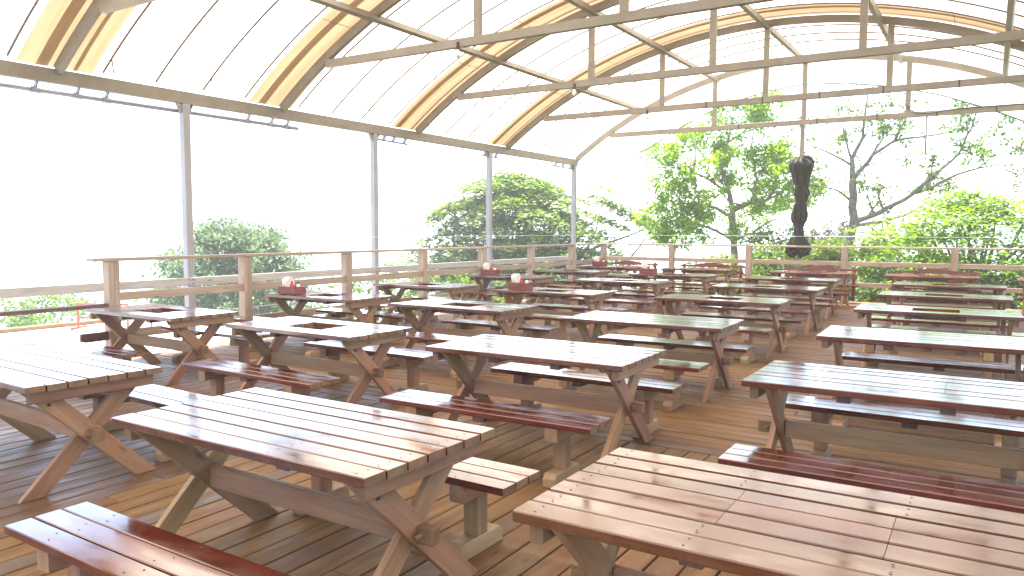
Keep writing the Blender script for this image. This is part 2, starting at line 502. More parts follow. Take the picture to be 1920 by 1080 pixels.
# ------------------------------------------------------------------ railings
RX, RY, RZ = -8.78, 18.55, 1.256
side = empty('side_railing', (RX, 5.11, 0), label='long weathered timber railing along the open seaward side of the deck', cat='railing')
def W2L(root, p): return Vector(p) - root.location
def sbeam(root, name, p0, p1, W, T, m, **k): return beam(name, W2L(root, p0), W2L(root, p1), W, T, m, root, **k)
posts_y = [5.11, 7.02, 9.0, 10.95, 12.88, 14.83, 16.8]
for yy in posts_y:
    for s in (-1, 1):
        sbeam(side, 'post', (RX, yy + s * 0.034, -0.2), (RX, yy + s * 0.034, RZ - 0.042), 0.066, 0.13, M_RAIL, up=(1, 0, 0), bev=0.004)
cuts = [4.86, 9.0, 12.88, 16.8, 18.63]
for a, c_ in zip(cuts[:-1], cuts[1:]):
    sbeam(side, 'top_rail', (RX, a, RZ - 0.02), (RX, c_ - 0.003, RZ - 0.02), 0.15, 0.04, M_RAIL, bev=0.004)
allp = posts_y + [18.55]
for a, c_ in zip(allp[:-1], allp[1:]):
    sbeam(side, 'middle_rail', (RX + 0.02, a + 0.069, 0.795), (RX + 0.02, c_ - 0.069, 0.795), 0.038, 0.10, M_RAIL, bev=0.003)
    sbeam(side, 'lower_rail', (RX + 0.02, a + 0.069, 0.34), (RX + 0.02, c_ - 0.069, 0.34), 0.038, 0.105, M_RAIL, bev=0.003)
sbeam(side, 'lower_rail_stub', (RX, 4.72, 0.34), (RX, 5.04, 0.34), 0.038, 0.105, M_DARKRAIL, bev=0.003)  # dark wood colour stands in for the shaded face of the lower rail
sbeam(side, 'handrail', (RX - 0.02, -1.0, 0.70), (RX - 0.02, 5.04, 0.70), 0.12, 0.045, M_DARKRAIL, bev=0.004)
for yy in (-0.9, 0.9, 2.8):
    sbeam(side, 'post', (RX - 0.02, yy, -0.2), (RX - 0.02, yy, 0.677), 0.09, 0.09, M_RAIL, up=(1, 0, 0), bev=0.004)
outer = empty('outer_rail', (-9.64, 6.8, 0), label='silver grey timber rail bolted along the metal posts outside the railing', cat='rail')
for a, c_ in ((-2, 2.9), (2.9, 6.83), (6.83, 10.72), (10.72, 14.7), (14.7, 18.72)):
    sbeam(outer, 'rail_board', (-9.64, a, 0.85), (-9.64, c_ - 0.004, 0.85), 0.035, 0.115, M_GREYRAIL, bev=0.003)
for yy in (6.81, 10.72, 14.6):
    for dy in (-0.03, 0.03):
        for dz in (-0.03, 0.03):
            V_, F_2 = tube_geo([(-9.6235, yy + dy - 0.05, 0.85 + dz), (-9.612, yy + dy - 0.05, 0.85 + dz)], 0.009, 6)
            o = link('bolt', geo_mesh('bolt', [(V_, F_2)], M_SCREW), outer); o.location = -outer.location

end = empty('end_railing', (-3.8, RY, 0), label='weathered timber railing across the far end of the deck', cat='railing')
posts_x = [-8.74, -6.84, -4.91, -2.78, -0.63, 1.5, 3.45]
for xx in posts_x:
    sbeam(end, 'post', (xx, RY, -0.2), (xx, RY, RZ - 0.042), 0.13, 0.13, M_RAIL, up=(0, 1, 0), bev=0.004)
for a, c_ in ((-8.70, -4.91), (-4.91, -0.63), (-0.63, 3.6)):
    sbeam(end, 'top_rail', (a, RY, RZ - 0.02), (c_ - 0.003, RY, RZ - 0.02), 0.10, 0.04, M_RAIL, bev=0.004)
for a, c_ in zip(posts_x[:-1], posts_x[1:]):
    sbeam(end, 'middle_rail', (a + 0.067, RY - 0.02, 0.865), (c_ - 0.067, RY - 0.02, 0.865), 0.038, 0.10, M_RAIL, bev=0.003)
    sbeam(end, 'lower_rail', (a + 0.067, RY - 0.02, 0.395), (c_ - 0.067, RY - 0.02, 0.395), 0.038, 0.10, M_RAIL, bev=0.003)
for root, a, c_ in ((side, (RX - 0.05, 9.0, 1.47), (RX - 0.05, 18.7, 1.47)), (end, (-8.8, RY + 0.06, 1.47), (3.5, RY + 0.06, 1.47)),
                    (side, (RX - 0.06, 5.2, 0.50), (RX - 0.06, 18.5, 0.50))):
    tube('guard_wire', [W2L(root, a), W2L(root, c_)], 0.004, M_WIRE, root, 6)

# ------------------------------------------------------------------ pavilion
pav = empty('pavilion', (-3.8, 18.8, 0), label='open steel pavilion with arched translucent roof over the deck', cat='pavilion')
PO = Vector(pav.location)
AX, HS, SPR = -3.8, 5.9, 3.56
AR, AZ = 9.59, -4.04
def arc_pts(R, x0=-9.70, x1=2.10, n=36, y=0.0):
    t0, t1 = math.asin((x0 - AX) / AR), math.asin((x1 - AX) / AR)
    return [Vector((AX + R * math.sin(t0 + (t1 - t0) * i / n), y, AZ + R * math.cos(t0 + (t1 - t0) * i / n))) for i in range(n + 1)]
ARCH_Y = [18.8, 15.25, 11.95, 8.55, 5.08, 1.6, -1.85, -5.3]
POST_Y = [18.72, 14.55, 10.72, 6.81, 2.87, -1.05, -5.1]
def arc_bar(rc, dr, dy, n=36, x0=-9.70, x1=2.10):
    """rectangular bar bent to the arch"""
    inn, ou = arc_pts(rc - dr / 2, x0, x1, n), arc_pts(rc + dr / 2, x0, x1, n)
    V, F = [], []
    for a, b2 in zip(inn, ou):
        V += [(a.x, -dy / 2, a.z), (a.x, dy / 2, a.z), (b2.x, dy / 2, b2.z), (b2.x, -dy / 2, b2.z)]
    for i in range(n):
        for k in range(4):
            F.append((i * 4 + k, i * 4 + (k + 1) % 4, i * 4 + 4 + (k + 1) % 4, i * 4 + 4 + k))
    F += [(3, 2, 1, 0), (n * 4, n * 4 + 1, n * 4 + 2, n * 4 + 3)]
    return V, F
def pav_link(name, me, y=0.0):
    return link(name, me, pav, loc=(-PO.x, y - PO.y, -PO.z))
arch_me = geo_mesh('arch', [arc_bar(AR, 0.13, 0.075)], M_STEEL, False)
def P(p): return Vector(p) - PO
def pbeam(name, p0, p1, W, T, m=M_STEEL, **k): return beam(name, P(p0), P(p1), W, T, m, pav, **k)
def arch_z(x, R=AR): return AZ + math.sqrt(R * R - (x - AX) ** 2)
for yy in ARCH_Y:
    pav_link('arch', arch_me, yy)
    pbeam('tie_beam', (-8.70, yy - 0.002, 4.11), (1.10, yy - 0.002, 4.11), 0.08, 0.115)
    for xx in (-5.9, -3.8, -1.65):
        pbeam('strut', (xx, yy, 4.1685), (xx, yy, arch_z(xx) - 0.04), 0.10, 0.07, up=(0, 1, 0))
    for xx in (-8.64, 1.04):
        pbeam('tie_bracket', (xx, yy, 4.1685), (xx, yy, arch_z(xx) - 0.02), 0.072, 0.10, up=(0, 1, 0))
for xs in (-9.73, 2.13):
    pbeam('eave_beam', (xs, -5.4, 3.44), (xs, 18.86, 3.44), 0.10, 0.17)
    for yy in POST_Y:
        pbeam('post', (xs, yy, -8.0 if xs < 0 else -1.2), (xs, yy, 3.354), 0.11, 0.11, M_POST, up=(0, 1, 0), bev=0.008)
        for s in (-1, 1):       # gusset plates where post meets eave
            pbeam('post_gusset', (xs, yy + s * 0.058, 3.22), (xs, yy + s * 0.12, 3.353), 0.06, 0.012, M_STEEL, up=(0, s, 0.3), bev=0)
pbeam('post', (-3.83, 18.86, -1.2), (-3.83, 18.86, 4.05), 0.09, 0.09, M_STEEL, up=(0, 1, 0), bev=0.006)
# purlins under the arches
for xx in (-7.73, -5.85, -3.8, -1.8, 0.13):
    zz = arch_z(xx, AR - 0.088)
    t = math.asin((xx - AX) / AR)
    xq = AX + (AR - 0.088) * math.sin(t); zq = AZ + (AR - 0.088) * math.cos(t)
    nrm = (math.sin(t), 0, math.cos(t))
    pbeam('purlin', (xq, -5.3, zq), (xq, 18.8, zq), 0.085, 0.045, up=nrm)
    pbeam('purlin_lip', (xq + 0.03, -5.3, zq + 0.028), (xq + 0.036, 18.8, zq + 0.028), 0.012, 0.10, M_STEEL, up=nrm, bev=0)
# roof sheets: white panels between seams, amber sheets beside the arches
RS = AR + 0.115
def sheet(y0, y1, R=RS, x0=-9.76, x1=2.16, n=30):
    pts = arc_pts(R, x0, x1, n)
    ny = 1
    V, F = [], []
    for p in pts:
        V += [(p.x, y0, p.z), (p.x, y1, p.z)]
    for i in range(n):
        F.append((2 * i, 2 * i + 1, 2 * i + 3, 2 * i + 2))
    return V, F
amber = [(17.62, 18.86), (14.65, 15.40), (11.30, 12.05), (7.99, 8.84), (4.66, 5.57), (1.20, 2.05), (-2.3, -1.4), (-5.4, -4.9)]
seams = []
for i in range(len(amber) - 1):
    lo, hi = amber[i + 1][1], amber[i][0]
    n = max(3, round((hi - lo - 0.2) / 0.56))
    first = lo + 0.10
    ed = [lo] + [first + (hi - 0.12 - first) * j / (n - 1) for j in range(n)] + [hi]
    seams += ed[1:-1]
    for j in range(len(ed) - 1):
        me = geo_mesh('roof_panel', [sheet(ed[j] + 0.001, ed[j + 1] - 0.001, RS + 0.0015 * (j % 2))], M_SHEET)
        pav_link('roof_panel', me)
for y0, y1 in amber:
    me = geo_mesh('amber_panel', [sheet(y0, y1, RS + 0.006)], M_SHEET if y0 > 17 else M_AMBER)
    pav_link('amber_panel' if y0 < 17 else 'roof_panel', me)
for y0, y1 in amber[1:-1]:
    yc = (y0 + y1) / 2
    for yy, w in ((yc - 0.16, 0.10), (yc + 0.24, 0.04)):
        pav_link('shade_strip', geo_mesh('shade_strip', [sheet(-w * 0.7, w * 0.7, RS + 0.02)], M_SHADESTRIP), yy)  # strips added on top to make the shaded bands beside the arches
rod_geo = tube_geo(arc_pts(RS - 0.018, -9.7, 2.1, 40), 0.0145, 6)
rod_me = geo_mesh('seam_rod', [rod_geo], M_ROD)
for k, yy in enumerate(seams):
    pav_link('seam_rod', rod_me, yy)
    if k % 2 == 0:
        b0 = Vector((-9.64, yy, arch_z(-9.64, RS) - 0.02))
        V1 = tube_geo([b0 + Vector((0.09, 0, 0.055)), b0 + Vector((0.0, 0.07, -0.10))], 0.009, 6)
        link('seam_clip', geo_mesh('seam_clip', [V1], M_ROD), pav, loc=-PO)
for xx in (-8.15, -6.9, -0.7, 0.55):
    tt = math.asin((xx - AX) / AR)
    p = (AX + (RS - 0.03) * math.sin(tt), AZ + (RS - 0.03) * math.cos(tt))
    tube('sheet_wire', [P((p[0], -5, p[1])), P((p[0], 18.7, p[1]))], 0.005, M_AMBER if False else M_STEEL, pav, 6)
# gable apron at the far end: sheet between the end arch and a bent pipe
gp = [(-9.47, 3.06), (-8.55, 3.38), (-7.64, 3.72), (-6.7, 4.24), (-5.82, 4.62), (-4.7, 4.90), (-3.82, 4.98), (-2.9, 4.92), (-1.99, 4.76), (-1.07, 4.50), (-0.19, 4.15), (0.9, 3.62), (1.9, 3.06)]
tube('gable_pipe', [P((x, 18.83, z)) for x, z in gp], 0.014, M_ROD, pav, 6)
V, F = [], []
for x, z in gp:
    V += [(x, 18.835, z), (x, 18.835, arch_z(min(max(x, -9.7), 2.1), AR - 0.02) if -9.4 < x < 1.8 else 3.5)]
for i in range(len(gp) - 1):
    F.append((2 * i, 2 * i + 2, 2 * i + 3, 2 * i + 1))
pav_link('gable_sheet', geo_mesh('gable_sheet', [(V, F)], M_GABLE, False))
# roller pipe and brackets under the left eave
tube('roller_pipe', [P((-9.80, -3.0, 3.26)), P((-9.80, 8.95, 3.26))], 0.033, M_ALU, pav, 10)
for yy in (4.85, 5.35, 5.72, 7.95, 8.4, 8.72, 1.5, 2.0):
    pbeam('pipe_bracket', (-9.80, yy, 3.286), (-9.75, yy, 3.36), 0.05, 0.02, M_ALU, up=(0, 1, 0), bev=0)
    tube('pipe_collar', [P((-9.80, yy - 0.05, 3.26)), P((-9.80, yy + 0.05, 3.26))], 0.042, M_ALU, pav, 10)
for y0, y1 in ((10.9, 11.75), (14.3, 15.0), (17.6, 18.7)):
    tube('roller_pipe', [P((-9.80, y0, 3.28)), P((-9.80, y1, 3.27))], 0.022, M_ALU, pav, 8)
    for yy in (y0 + 0.15, (y0 + y1) / 2, y1 - 0.1):
        pbeam('pipe_bracket', (-9.80, yy, 3.29), (-9.75, yy, 3.36), 0.07, 0.02, M_ALU, up=(0, 1, 0), bev=0)
tube('slack_wire', [P((-9.80, 15.0, 3.27)), P((-9.80, 16.3, 3.22)), P((-9.80, 17.6, 3.24))], 0.008, M_ALU, pav, 6)
# hanging drop pipes, cable and ties on the far tie beams
tube('drop_pipe', [P((-6.37, 18.8, 4.06)), P((-6.37, 18.8, 3.22))], 0.021, M_POST, pav, 8)
tube('drop_pipe_arm', [P((-6.37, 18.8, 3.22)), P((-7.28, 18.8, 3.22))], 0.010, M_POST, pav, 8)
tube('drop_pipe', [P((-1.28, 18.8, 4.06)), P((-1.28, 18.8, 3.24))], 0.021, M_POST, pav, 8)
for yy, xs in ((15.25, (-4.95, -3.85, -2.81, -1.74, -0.57, 0.6)), (18.8, (-5.3, -3.5, -2.25, -1.09, -0.02, 1.0))):
    for xx in xs:
        pbeam('cable_tie', (xx - 0.012, yy - 0.002, 4.11), (xx + 0.012, yy - 0.002, 4.11), 0.088, 0.123, M_CABLE, bev=0)
cab = [(-1.66, 18.75, 4.32), (-1.60, 18.74, 4.20), (-1.45, 18.745, 4.13), (-1.2, 18.745, 4.12), (-0.9, 18.745, 4.16), (-0.4, 18.745, 4.17), (0.9, 18.745, 4.175)]
tube('power_cable', [P(p) for p in cab], 0.010, M_CABLE, pav, 6)

# three bare bulbs hanging from tie beams
for yy, lab in ((8.55, 'bare bulb in black socket hanging from the nearest visible full tie beam'), (11.95, 'bare bulb in black socket hanging from the middle one of the tie beams'), (15.25, 'small bare bulb hanging from the tie beam before the far end arch')):
    r = empty('light_bulb', (-6.2, yy - 0.045, 4.06), label=lab, cat='light bulb', group='bare bulbs hanging from the tie beams')
    link('socket', geo_mesh('socket', [lathe_geo([(0.012, 0.06), (0.022, 0.05), (0.024, -0.03), (0.02, -0.04)], 12)], M_SOCKET), r)
    link('bulb', geo_mesh('bulb', [lathe_geo([(0.018, -0.04), (0.022, -0.06), (0.034, -0.09), (0.036, -0.115), (0.026, -0.14), (0.008, -0.15)], 14)], M_BULB), r)

# black netting bundle tied round the centre post
prof = [(0.05, 3.285), (0.14, 3.275), (0.21, 3.235), (0.262, 3.13), (0.225, 2.92), (0.15, 2.70), (0.125, 2.64), (0.14, 2.54), (0.145, 2.44), (0.13, 2.32), (0.115, 2.24), (0.14, 2.14), (0.158, 2.0), (0.145, 1.84), (0.105, 1.68), (0.095, 1.62), (0.135, 1.5), (0.19, 1.36), (0.238, 1.21), (0.25, 1.14), (0.23, 1.07), (0.15, 1.02)]
fine = []
for (r0, z0), (r1, z1) in zip(prof[:-1], prof[1:]):
    fine += [(r0, z0), ((r0 * 0.6 + r1 * 0.4), z0 * 0.6 + z1 * 0.4)]
fine.append(prof[-1])
def wob(t, i):
    return 1 + 0.10 * math.sin(9 * t + 0.13 * i) + 0.07 * math.sin(17 * t - 0.21 * i) + 0.10 * math.sin(2 * t + 0.55 * i) + 0.05 * math.sin(1.3 * i)
bun = empty('netting_bundle', (-3.83, 18.86, 0), label='black netting gathered and tied into a bundle around the centre end post', cat='netting')
nv, nf = lathe_geo(fine, 72, wob=wob)
for i in range(len(nv)):
    t = 2 * math.pi * (i % 72) / 72
    k = max(0.0, min(1.0, (nv[i][2] - 2.95) / 0.3)) + max(0.0, min(1.0, (1.25 - nv[i][2]) / 0.2))
    lean = 0.025 * math.sin(nv[i][2] * 3.1)
    nv[i] = (nv[i][0] + lean, nv[i][1], nv[i][2] + k * (0.035 * math.sin(3 * t + 1) + 0.03 * math.sin(7 * t) + 0.02 * math.sin(13 * t)))
link('folded_net', geo_mesh('folded_net', [(nv, nf)], M_BLACKCLOTH), bun)
for z, r in ((2.64, 0.135), (2.24, 0.125), (1.64, 0.105)):
    ring_ = [(r * math.cos(2 * math.pi * k / 20), r * math.sin(2 * math.pi * k / 20), z + 0.008 * math.sin(k)) for k in range(21)]
    link('tie_cord', geo_mesh('tie_cord', [tube_geo(ring_, 0.010, 6)], M_BLACK), bun)

# ------------------------------------------------------------------ tables
TL, TW, TZ = 1.64, 0.80, 0.70
BW, BG, BT = 0.1055, 0.0102, 0.038

def leg_part(parent, name, y0, z0, y1, z1, x, w, t, m):
    """flat-footed slanted leg in the YZ plane, grain along its length"""
    p0, p1 = Vector((x, y0, z0)), Vector((x, y1, z1))
    d = (p1 - p0)
    L = d.length
    hw = w / (2 * abs(d.z) / L)
    Mx = frame_to(p0, p1, up=(1, 0, 0))
    inv = Mx.inverted()
    bm = bmesh.new()
    ring = [(y0 - hw, z0), (y0 + hw, z0), (y1 + hw, z1), (y1 - hw, z1)]
    a = [bm.verts.new(inv @ Vector((x - t / 2, yy, zz))) for yy, zz in ring]
    c_ = [bm.verts.new(inv @ Vector((x + t / 2, yy, zz))) for yy, zz in ring]
    bm.faces.new(a); bm.faces.new(list(reversed(c_)))
    for k in range(4):
        bm.faces.new((a[k], c_[k], c_[(k + 1) % 4], a[(k + 1) % 4]))
    bmesh.ops.recalc_face_normals(bm, faces=bm.faces[:])
    bmesh.ops.bevel(bm, geom=bm.edges[:], offset=0.003, segments=1, affect='EDGES')
    return link(name, bm_to(name, bm, m), parent, M=Mx)

def screws_mesh(pts, z):
    V, F = [], []
    for x, y in pts:
        o = len(V)
        V += [(x + 0.0045 * math.cos(2 * math.pi * k / 6), y + 0.0045 * math.sin(2 * math.pi * k / 6), z) for k in range(6)]
        F.append(tuple(o + k for k in range(6)))
    me = bpy.data.meshes.new('screw_heads'); me.from_pydata(V, [], F); me.materials.append(M_SCREW)
    return me

def make_table(closed, screws=True, seamless=False):
    r = empty('picnic_table')
    ys = [(-3 + i) * (BW + BG) for i in range(7)]
    pl, pr = -0.235, 0.235
    for i, yy in enumerate(ys):
        z = TZ - BT / 2 - 0.0012 * ((i * 5) % 3)
        if i in (2, 3, 4) and not seamless:
            segs = [(-TL / 2, pl - 0.001), (pr + 0.001, TL / 2)] + ([(pl + 0.001, pr - 0.001)] if closed else [])
        else:
            segs = [(-TL / 2, TL / 2)]
        for a, c_ in segs:
            link('board', board(c_ - a, BW, BT, M_STAIN, M_END, 0.004), r, loc=((a + c_) / 2, yy, z))
    zc = TZ - BT - 0.004
    for s in (-1, 1):
        link('cleat', board(0.72, 0.05, 0.07, M_LEG, M_END, 0.004), r, M=Matrix.Translation((s * (TL / 2 - 0.065), 0, zc - 0.035)) @ Matrix.Rotation(math.pi / 2, 4, 'Z'))
        link('panel_batten', board(0.62, 0.075, 0.05, M_DARKRAIL, None, 0.003), r, M=Matrix.Translation((s * 0.262, 0, zc - 0.025)) @ Matrix.Rotation(math.pi / 2, 4, 'Z'))
        xo, xi = s * (TL / 2 - 0.112), s * (TL / 2 - 0.151)
        leg_part(r, 'leg', -0.31 * s, zc - 0.002, 0.33 * s, 0.0, xo, 0.105, 0.036, M_LEG)
        leg_part(r, 'leg', 0.31 * s, zc - 0.002, -0.33 * s, 0.0, xi, 0.105, 0.036, M_LEG)
        link('tenon', board(0.085, 0.05, 0.075, M_END, None, 0.004), r, loc=(s * (TL / 2 - 0.05), 0, 0.335))
        V_, F_2 = tube_geo([(s * (TL / 2 - 0.068), -0.055, 0.335), (s * (TL / 2 - 0.068), 0.055, 0.335)], 0.011, 8)
        link('peg', geo_mesh('peg', [(V_, F_2)], M_END), r)
        V_, F_2 = tube_geo([(s * (TL / 2 - 0.095), -0.24 * s, 0.56), (s * (TL / 2 - 0.088), -0.24 * s, 0.56)], 0.010, 8)
        link('leg_bolt', geo_mesh('leg_bolt', [(V_, F_2)], M_SCREW), r)
    link('stretcher', board(TL - 0.345, 0.036, 0.115, M_LEG, None, 0.004), r, loc=(0, 0, 0.335))
    if not closed:      # lining of the grill well
        hy = 1.5 * (BW + BG)
        zz = TZ - BT - 0.022
        for s in (-1, 1):
            link('well_side', board(0.47, 0.015, 0.044, M_DARKRAIL, None, 0), r, loc=(0, s * (hy + 0.012), zz))
            link('well_side', board(2 * hy, 0.015, 0.044, M_DARKRAIL, None, 0), r, M=Matrix.Translation((s * 0.2145, 0, zz)) @ Matrix.Rotation(math.pi / 2, 4, 'Z'))
        link('well_floor', board(0.44, 2 * hy, 0.015, M_DARKRAIL, None, 0), r, loc=(0, 0, TZ - BT - 0.053))
    if screws:
        pts = []
        for yy in ys:
            for s in (-1, 1):
                for dy in (-0.026, 0.026):
                    pts.append((s * (TL / 2 - 0.065 + random.uniform(-.006, .006)), yy + dy))
                    if not (yy == 0 or abs(yy) < 0.13): pts.append((s * 0.262, yy + dy))
        link('screw_heads', screws_mesh(pts, TZ + 0.0006), r)['kind'] = 'stuff'
    return r

ORD = ['zeroth', 'first', 'second', 'third', 'fourth', 'fifth', 'sixth', 'seventh']
# column (from the side railing), row (from the camera), x, y, turn, closed?, bench offsets (None = left out)
TAB = [
    (2, 1, -5.39, 2.59, -0.04, 2, None, 0.69), (3, 1, -2.70, 2.44, -0.01, 1, -0.84, 0.63), (4, 1, -0.45, 2.46, 0.005, 1, None, None),
    (1, 2, -7.76, 5.06, -0.02, 0, -0.89, 0.66), (2, 2, -5.31, 5.05, -0.02, 0, -0.78, 0.68), (3, 2, -2.86, 5.04, 0.01, 1, -0.82, 0.56), (4, 2, -0.42, 5.02, 0.0, 1, -0.95, 0.56),
    (1, 3, -7.70, 7.52, 0.0, 0, -0.75, 0.66), (2, 3, -5.37, 7.46, -0.02, 0, -0.72, 0.66), (3, 3, -2.89, 7.32, 0.02, 1, -0.79, 0.52), (4, 3, -0.43, 7.36, 0.02, 1, -0.78, 0.62),
    (1, 4, -7.87, 9.92, 0.0, 0, -0.72, 0.66), (2, 4, -5.50, 9.96, -0.01, 0, -0.75, 0.66), (3, 4, -2.99, 10.10, 0.0, 0, -0.74, 0.60), (4, 4, -0.50, 9.94, 0.03, 0, -0.74, 0.62),
    (1, 5, -8.02, 12.80, -0.01, 0, -0.72, 0.66), (2, 5, -5.58, 12.70, -0.01, 0, -0.72, 0.66), (3, 5, -3.02, 12.63, -0.01, 0, -0.74, 0.64), (4, 5, -0.53, 12.35, 0.0, 0, -0.72, 0.64),
    (1, 6, -7.98, 15.20, -0.01, 0, -0.72, 0.66), (2, 6, -5.50, 15.05, 0.0, 0, -0.72, 0.66), (3, 6, -3.16, 15.05, 0.02, 0, -0.72, 0.66), (4, 6, -0.58, 14.82, 0.0, 0, -0.72, 0.66),
    (1, 7, -8.05, 17.65, -0.02, 1, -0.72, 'b'), (2, 7, -5.82, 17.62, 0.02, 0, -0.72, 'b'), (3, 7, -3.30, 17.60, 0.02, 0, -0.72, 'b'), (4, 7, -0.99, 17.56, 0.0, 0, -0.72, 'b'),
    (5, 7, 1.28, 17.30, 0.0, 0, -0.72, 'b'),
]
proto_t = {}
proto_b = {}
SL, ST, SZ = 1.65, 0.036, 0.41
def make_bench(backed=False):
    r = empty('bench')
    for i in (-1, 0, 1):
        link('seat_board', board(SL, BW, ST, M_BENCH, M_END, 0.004), r, loc=(0, i * (BW + 0.008), SZ - ST / 2 - 0.001 * (i % 2)))
    zc = SZ - ST - 0.003
    for s in (-1, 1):
        x = s * 0.55
        link('support_beam', board(0.31, 0.088, 0.085, M_LEG, M_PALE, 0.005), r, M=Matrix.Translation((x, 0, zc - 0.0425)) @ Matrix.Rotation(math.pi / 2, 4, 'Z'))
        link('support_post', board(zc - 0.085 - 0.086, 0.088, 0.088, M_LEG, None, 0.004), r, M=frame_to((x, 0, 0.0855), (x, 0, zc - 0.0855), up=(1, 0, 0)))
        bm = bmesh.new()
        prof_ = [(-0.18, 0), (0.18, 0), (0.18, 0.055), (0.15, 0.085), (-0.15, 0.085), (-0.18, 0.055)]
        a = [bm.verts.new((px, -0.044, pz)) for px, pz in prof_]; c_ = [bm.verts.new((px, 0.044, pz)) for px, pz in prof_]
        bm.faces.new(a); bm.faces.new(list(reversed(c_)))
        for k in range(6): bm.faces.new((a[k], c_[k], c_[(k + 1) % 6], a[(k + 1) % 6]))
        bmesh.ops.recalc_face_normals(bm, faces=bm.faces[:])
        bmesh.ops.bevel(bm, geom=bm.edges[:], offset=0.004, segments=1, affect='EDGES')
        link('support_foot', bm_to('support_foot', bm, M_PALE), r, M=Matrix.Translation((x, 0, 0)) @ Matrix.Rotation(math.pi / 2, 4, 'Z'))
    link('seat_batten', board(0.29, 0.09, 0.035, M_DARKRAIL, None, 0.003), r, M=Matrix.Translation((0, 0, zc - 0.0175)) @ Matrix.Rotation(math.pi / 2, 4, 'Z'))
    pts = [(s * (0.55 + dx), i * (BW + 0.008) + dy) for s in (-1, 1) for dx, dy in ((-0.02, -0.025), (0.02, 0.025)) for i in (-1, 0, 1)]
    pts += [(dx, i * (BW + 0.008) + dy) for dx, dy in ((-0.02, -0.025), (0.02, 0.025)) for i in (-1, 0, 1)]
    link('screw_heads', screws_mesh(pts, SZ + 0.0006), r)['kind'] = 'stuff'
    if backed:
        for s in (-1, 1):
            link('back_post', board(0.74, 0.05, 0.07, M_REDBACK, None, 0.004), r, M=frame_to((s * 0.70, 0.195, 0.03), (s * 0.70, 0.215, 0.77), up=(1, 0, 0)))
        bm = bmesh.new()
        n = 20
        top = []
        for i in range(n + 1):
            u = -0.80 + 1.6 * i / n
            h = 0.745 + 0.065 * (0.5 + 0.5 * math.cos(math.pi * min(1, abs(u) / 0.58)))
            top.append((u, h))
        outl = [(-0.80, 0.71), ] + [(0.80, 0.71)][:0] + []
        bot = [(-0.80 + 1.6 * i / n, 0.70) for i in range(n + 1)]
        for yo in (0.165, 0.195):
            pass
        fa = [bm.verts.new((u, 0.168, z)) for u, z in top]; fb = [bm.verts.new((u, 0.168, z)) for u, z in bot]
        ba = [bm.verts.new((u, 0.19, z)) for u, z in top]; bb = [bm.verts.new((u, 0.19, z)) for u, z in bot]
        for i in range(n):
            bm.faces.new((fb[i], fb[i + 1], fa[i + 1], fa[i])); bm.faces.new((bb[i + 1], bb[i], ba[i], ba[i + 1]))
            bm.faces.new((fa[i], fa[i + 1], ba[i + 1], ba[i])); bm.faces.new((fb[i + 1], fb[i], bb[i], bb[i + 1]))
        bm.faces.new((fb[0], fa[0], ba[0], bb[0])); bm.faces.new((fa[n], fb[n], bb[n], ba[n]))
        bmesh.ops.recalc_face_normals(bm, faces=bm.faces[:])
        link('curved_back_rail', bm_to('curved_back_rail', bm, M_REDBACK), r)
        link('back_board', board(1.55, 0.022, 0.09, M_REDBACK, None, 0.003), r, loc=(0, 0.179, 0.58))
    return r

def get(protos, key, fn):
    """first call builds the thing, later calls copy it with all its parts"""
    if key not in protos:
        protos[key] = fn()
        return protos[key]
    return copy_tree(protos[key])

for col, row, x, y, a, closed, near, far in TAB:
    o = get(proto_t, closed, lambda: make_table(closed > 0, seamless=closed == 2))
    o.location = (x, y, 0); o.rotation_euler = (0, 0, a)
    if row == 1: o.scale = (1.0, 1.06 if col > 2 else 1.03, 1.0)
    what = 'closed' if closed else 'grill-well'
    tag(o, f'{what} slatted picnic table, {ORD[row]} row from camera, {ORD[col]} column from the side railing', 'table', 'slatted picnic tables in rows on the deck')
    if near is not None:
        b_ = get(proto_b, 0, lambda: make_bench(False))
        dx = random.uniform(-0.04, 0.06)
        if (col, row) == (3, 1): dx = 0.22 - 0.0
        if (col, row) == (4, 2): dx = 0.08
        if (col, row) == (2, 2): dx = 0.10
        b_.location = (x + dx, y + near, 0); b_.rotation_euler = (0, 0, a + random.uniform(-0.015, 0.015))
        tag(b_, f'backless bench, camera side of table in {ORD[row]} row, {ORD[col]} column from side railing', 'bench', 'slatted benches along the picnic tables')
    if far is not None:
        bk = far == 'b'
        b_ = get(proto_b, 1 if bk else 0, lambda: make_bench(bk))
        b_.location = (x + (0.05 if not bk else 0.02) + random.uniform(-0.03, 0.06), y + (0.69 if bk else far), 0); b_.rotation_euler = (0, 0, a + random.uniform(-0.015, 0.015))
        if bk:
            tag(b_, f'curved-back red bench against end railing, {ORD[col]} one counted from the side railing', 'bench', 'curved back benches by the end railing')
        else:
            tag(b_, f'backless bench, far side of table in {ORD[row]} row, {ORD[col]} column from side railing', 'bench', 'slatted benches along the picnic tables')

# ------------------------------------------------------------------ condiment boxes and their contents
def make_box(label):
    r = empty('condiment_box', label=label, cat='box', group='wooden condiment boxes on the tables')
    L_, W_, H_ = 0.33, 0.20, 0.105
    for s in (-1, 1):
        link('side_board', board(L_, 0.014, H_, M_BOX, None, 0.002), r, loc=(0, s * (W_ / 2 - 0.007), H_ / 2 + 0.001))
        link('end_board', board(W_ - 0.029, 0.014, H_, M_BOX, None, 0.002), r, M=Matrix.Translation((s * (L_ / 2 - 0.007), 0, H_ / 2 + 0.001)) @ Matrix.Rotation(math.pi / 2, 4, 'Z'))
    link('bottom_board', board(L_ - 0.03, W_ - 0.03, 0.012, M_BOX, None, 0), r, loc=(0, 0, 0.008))
    return r

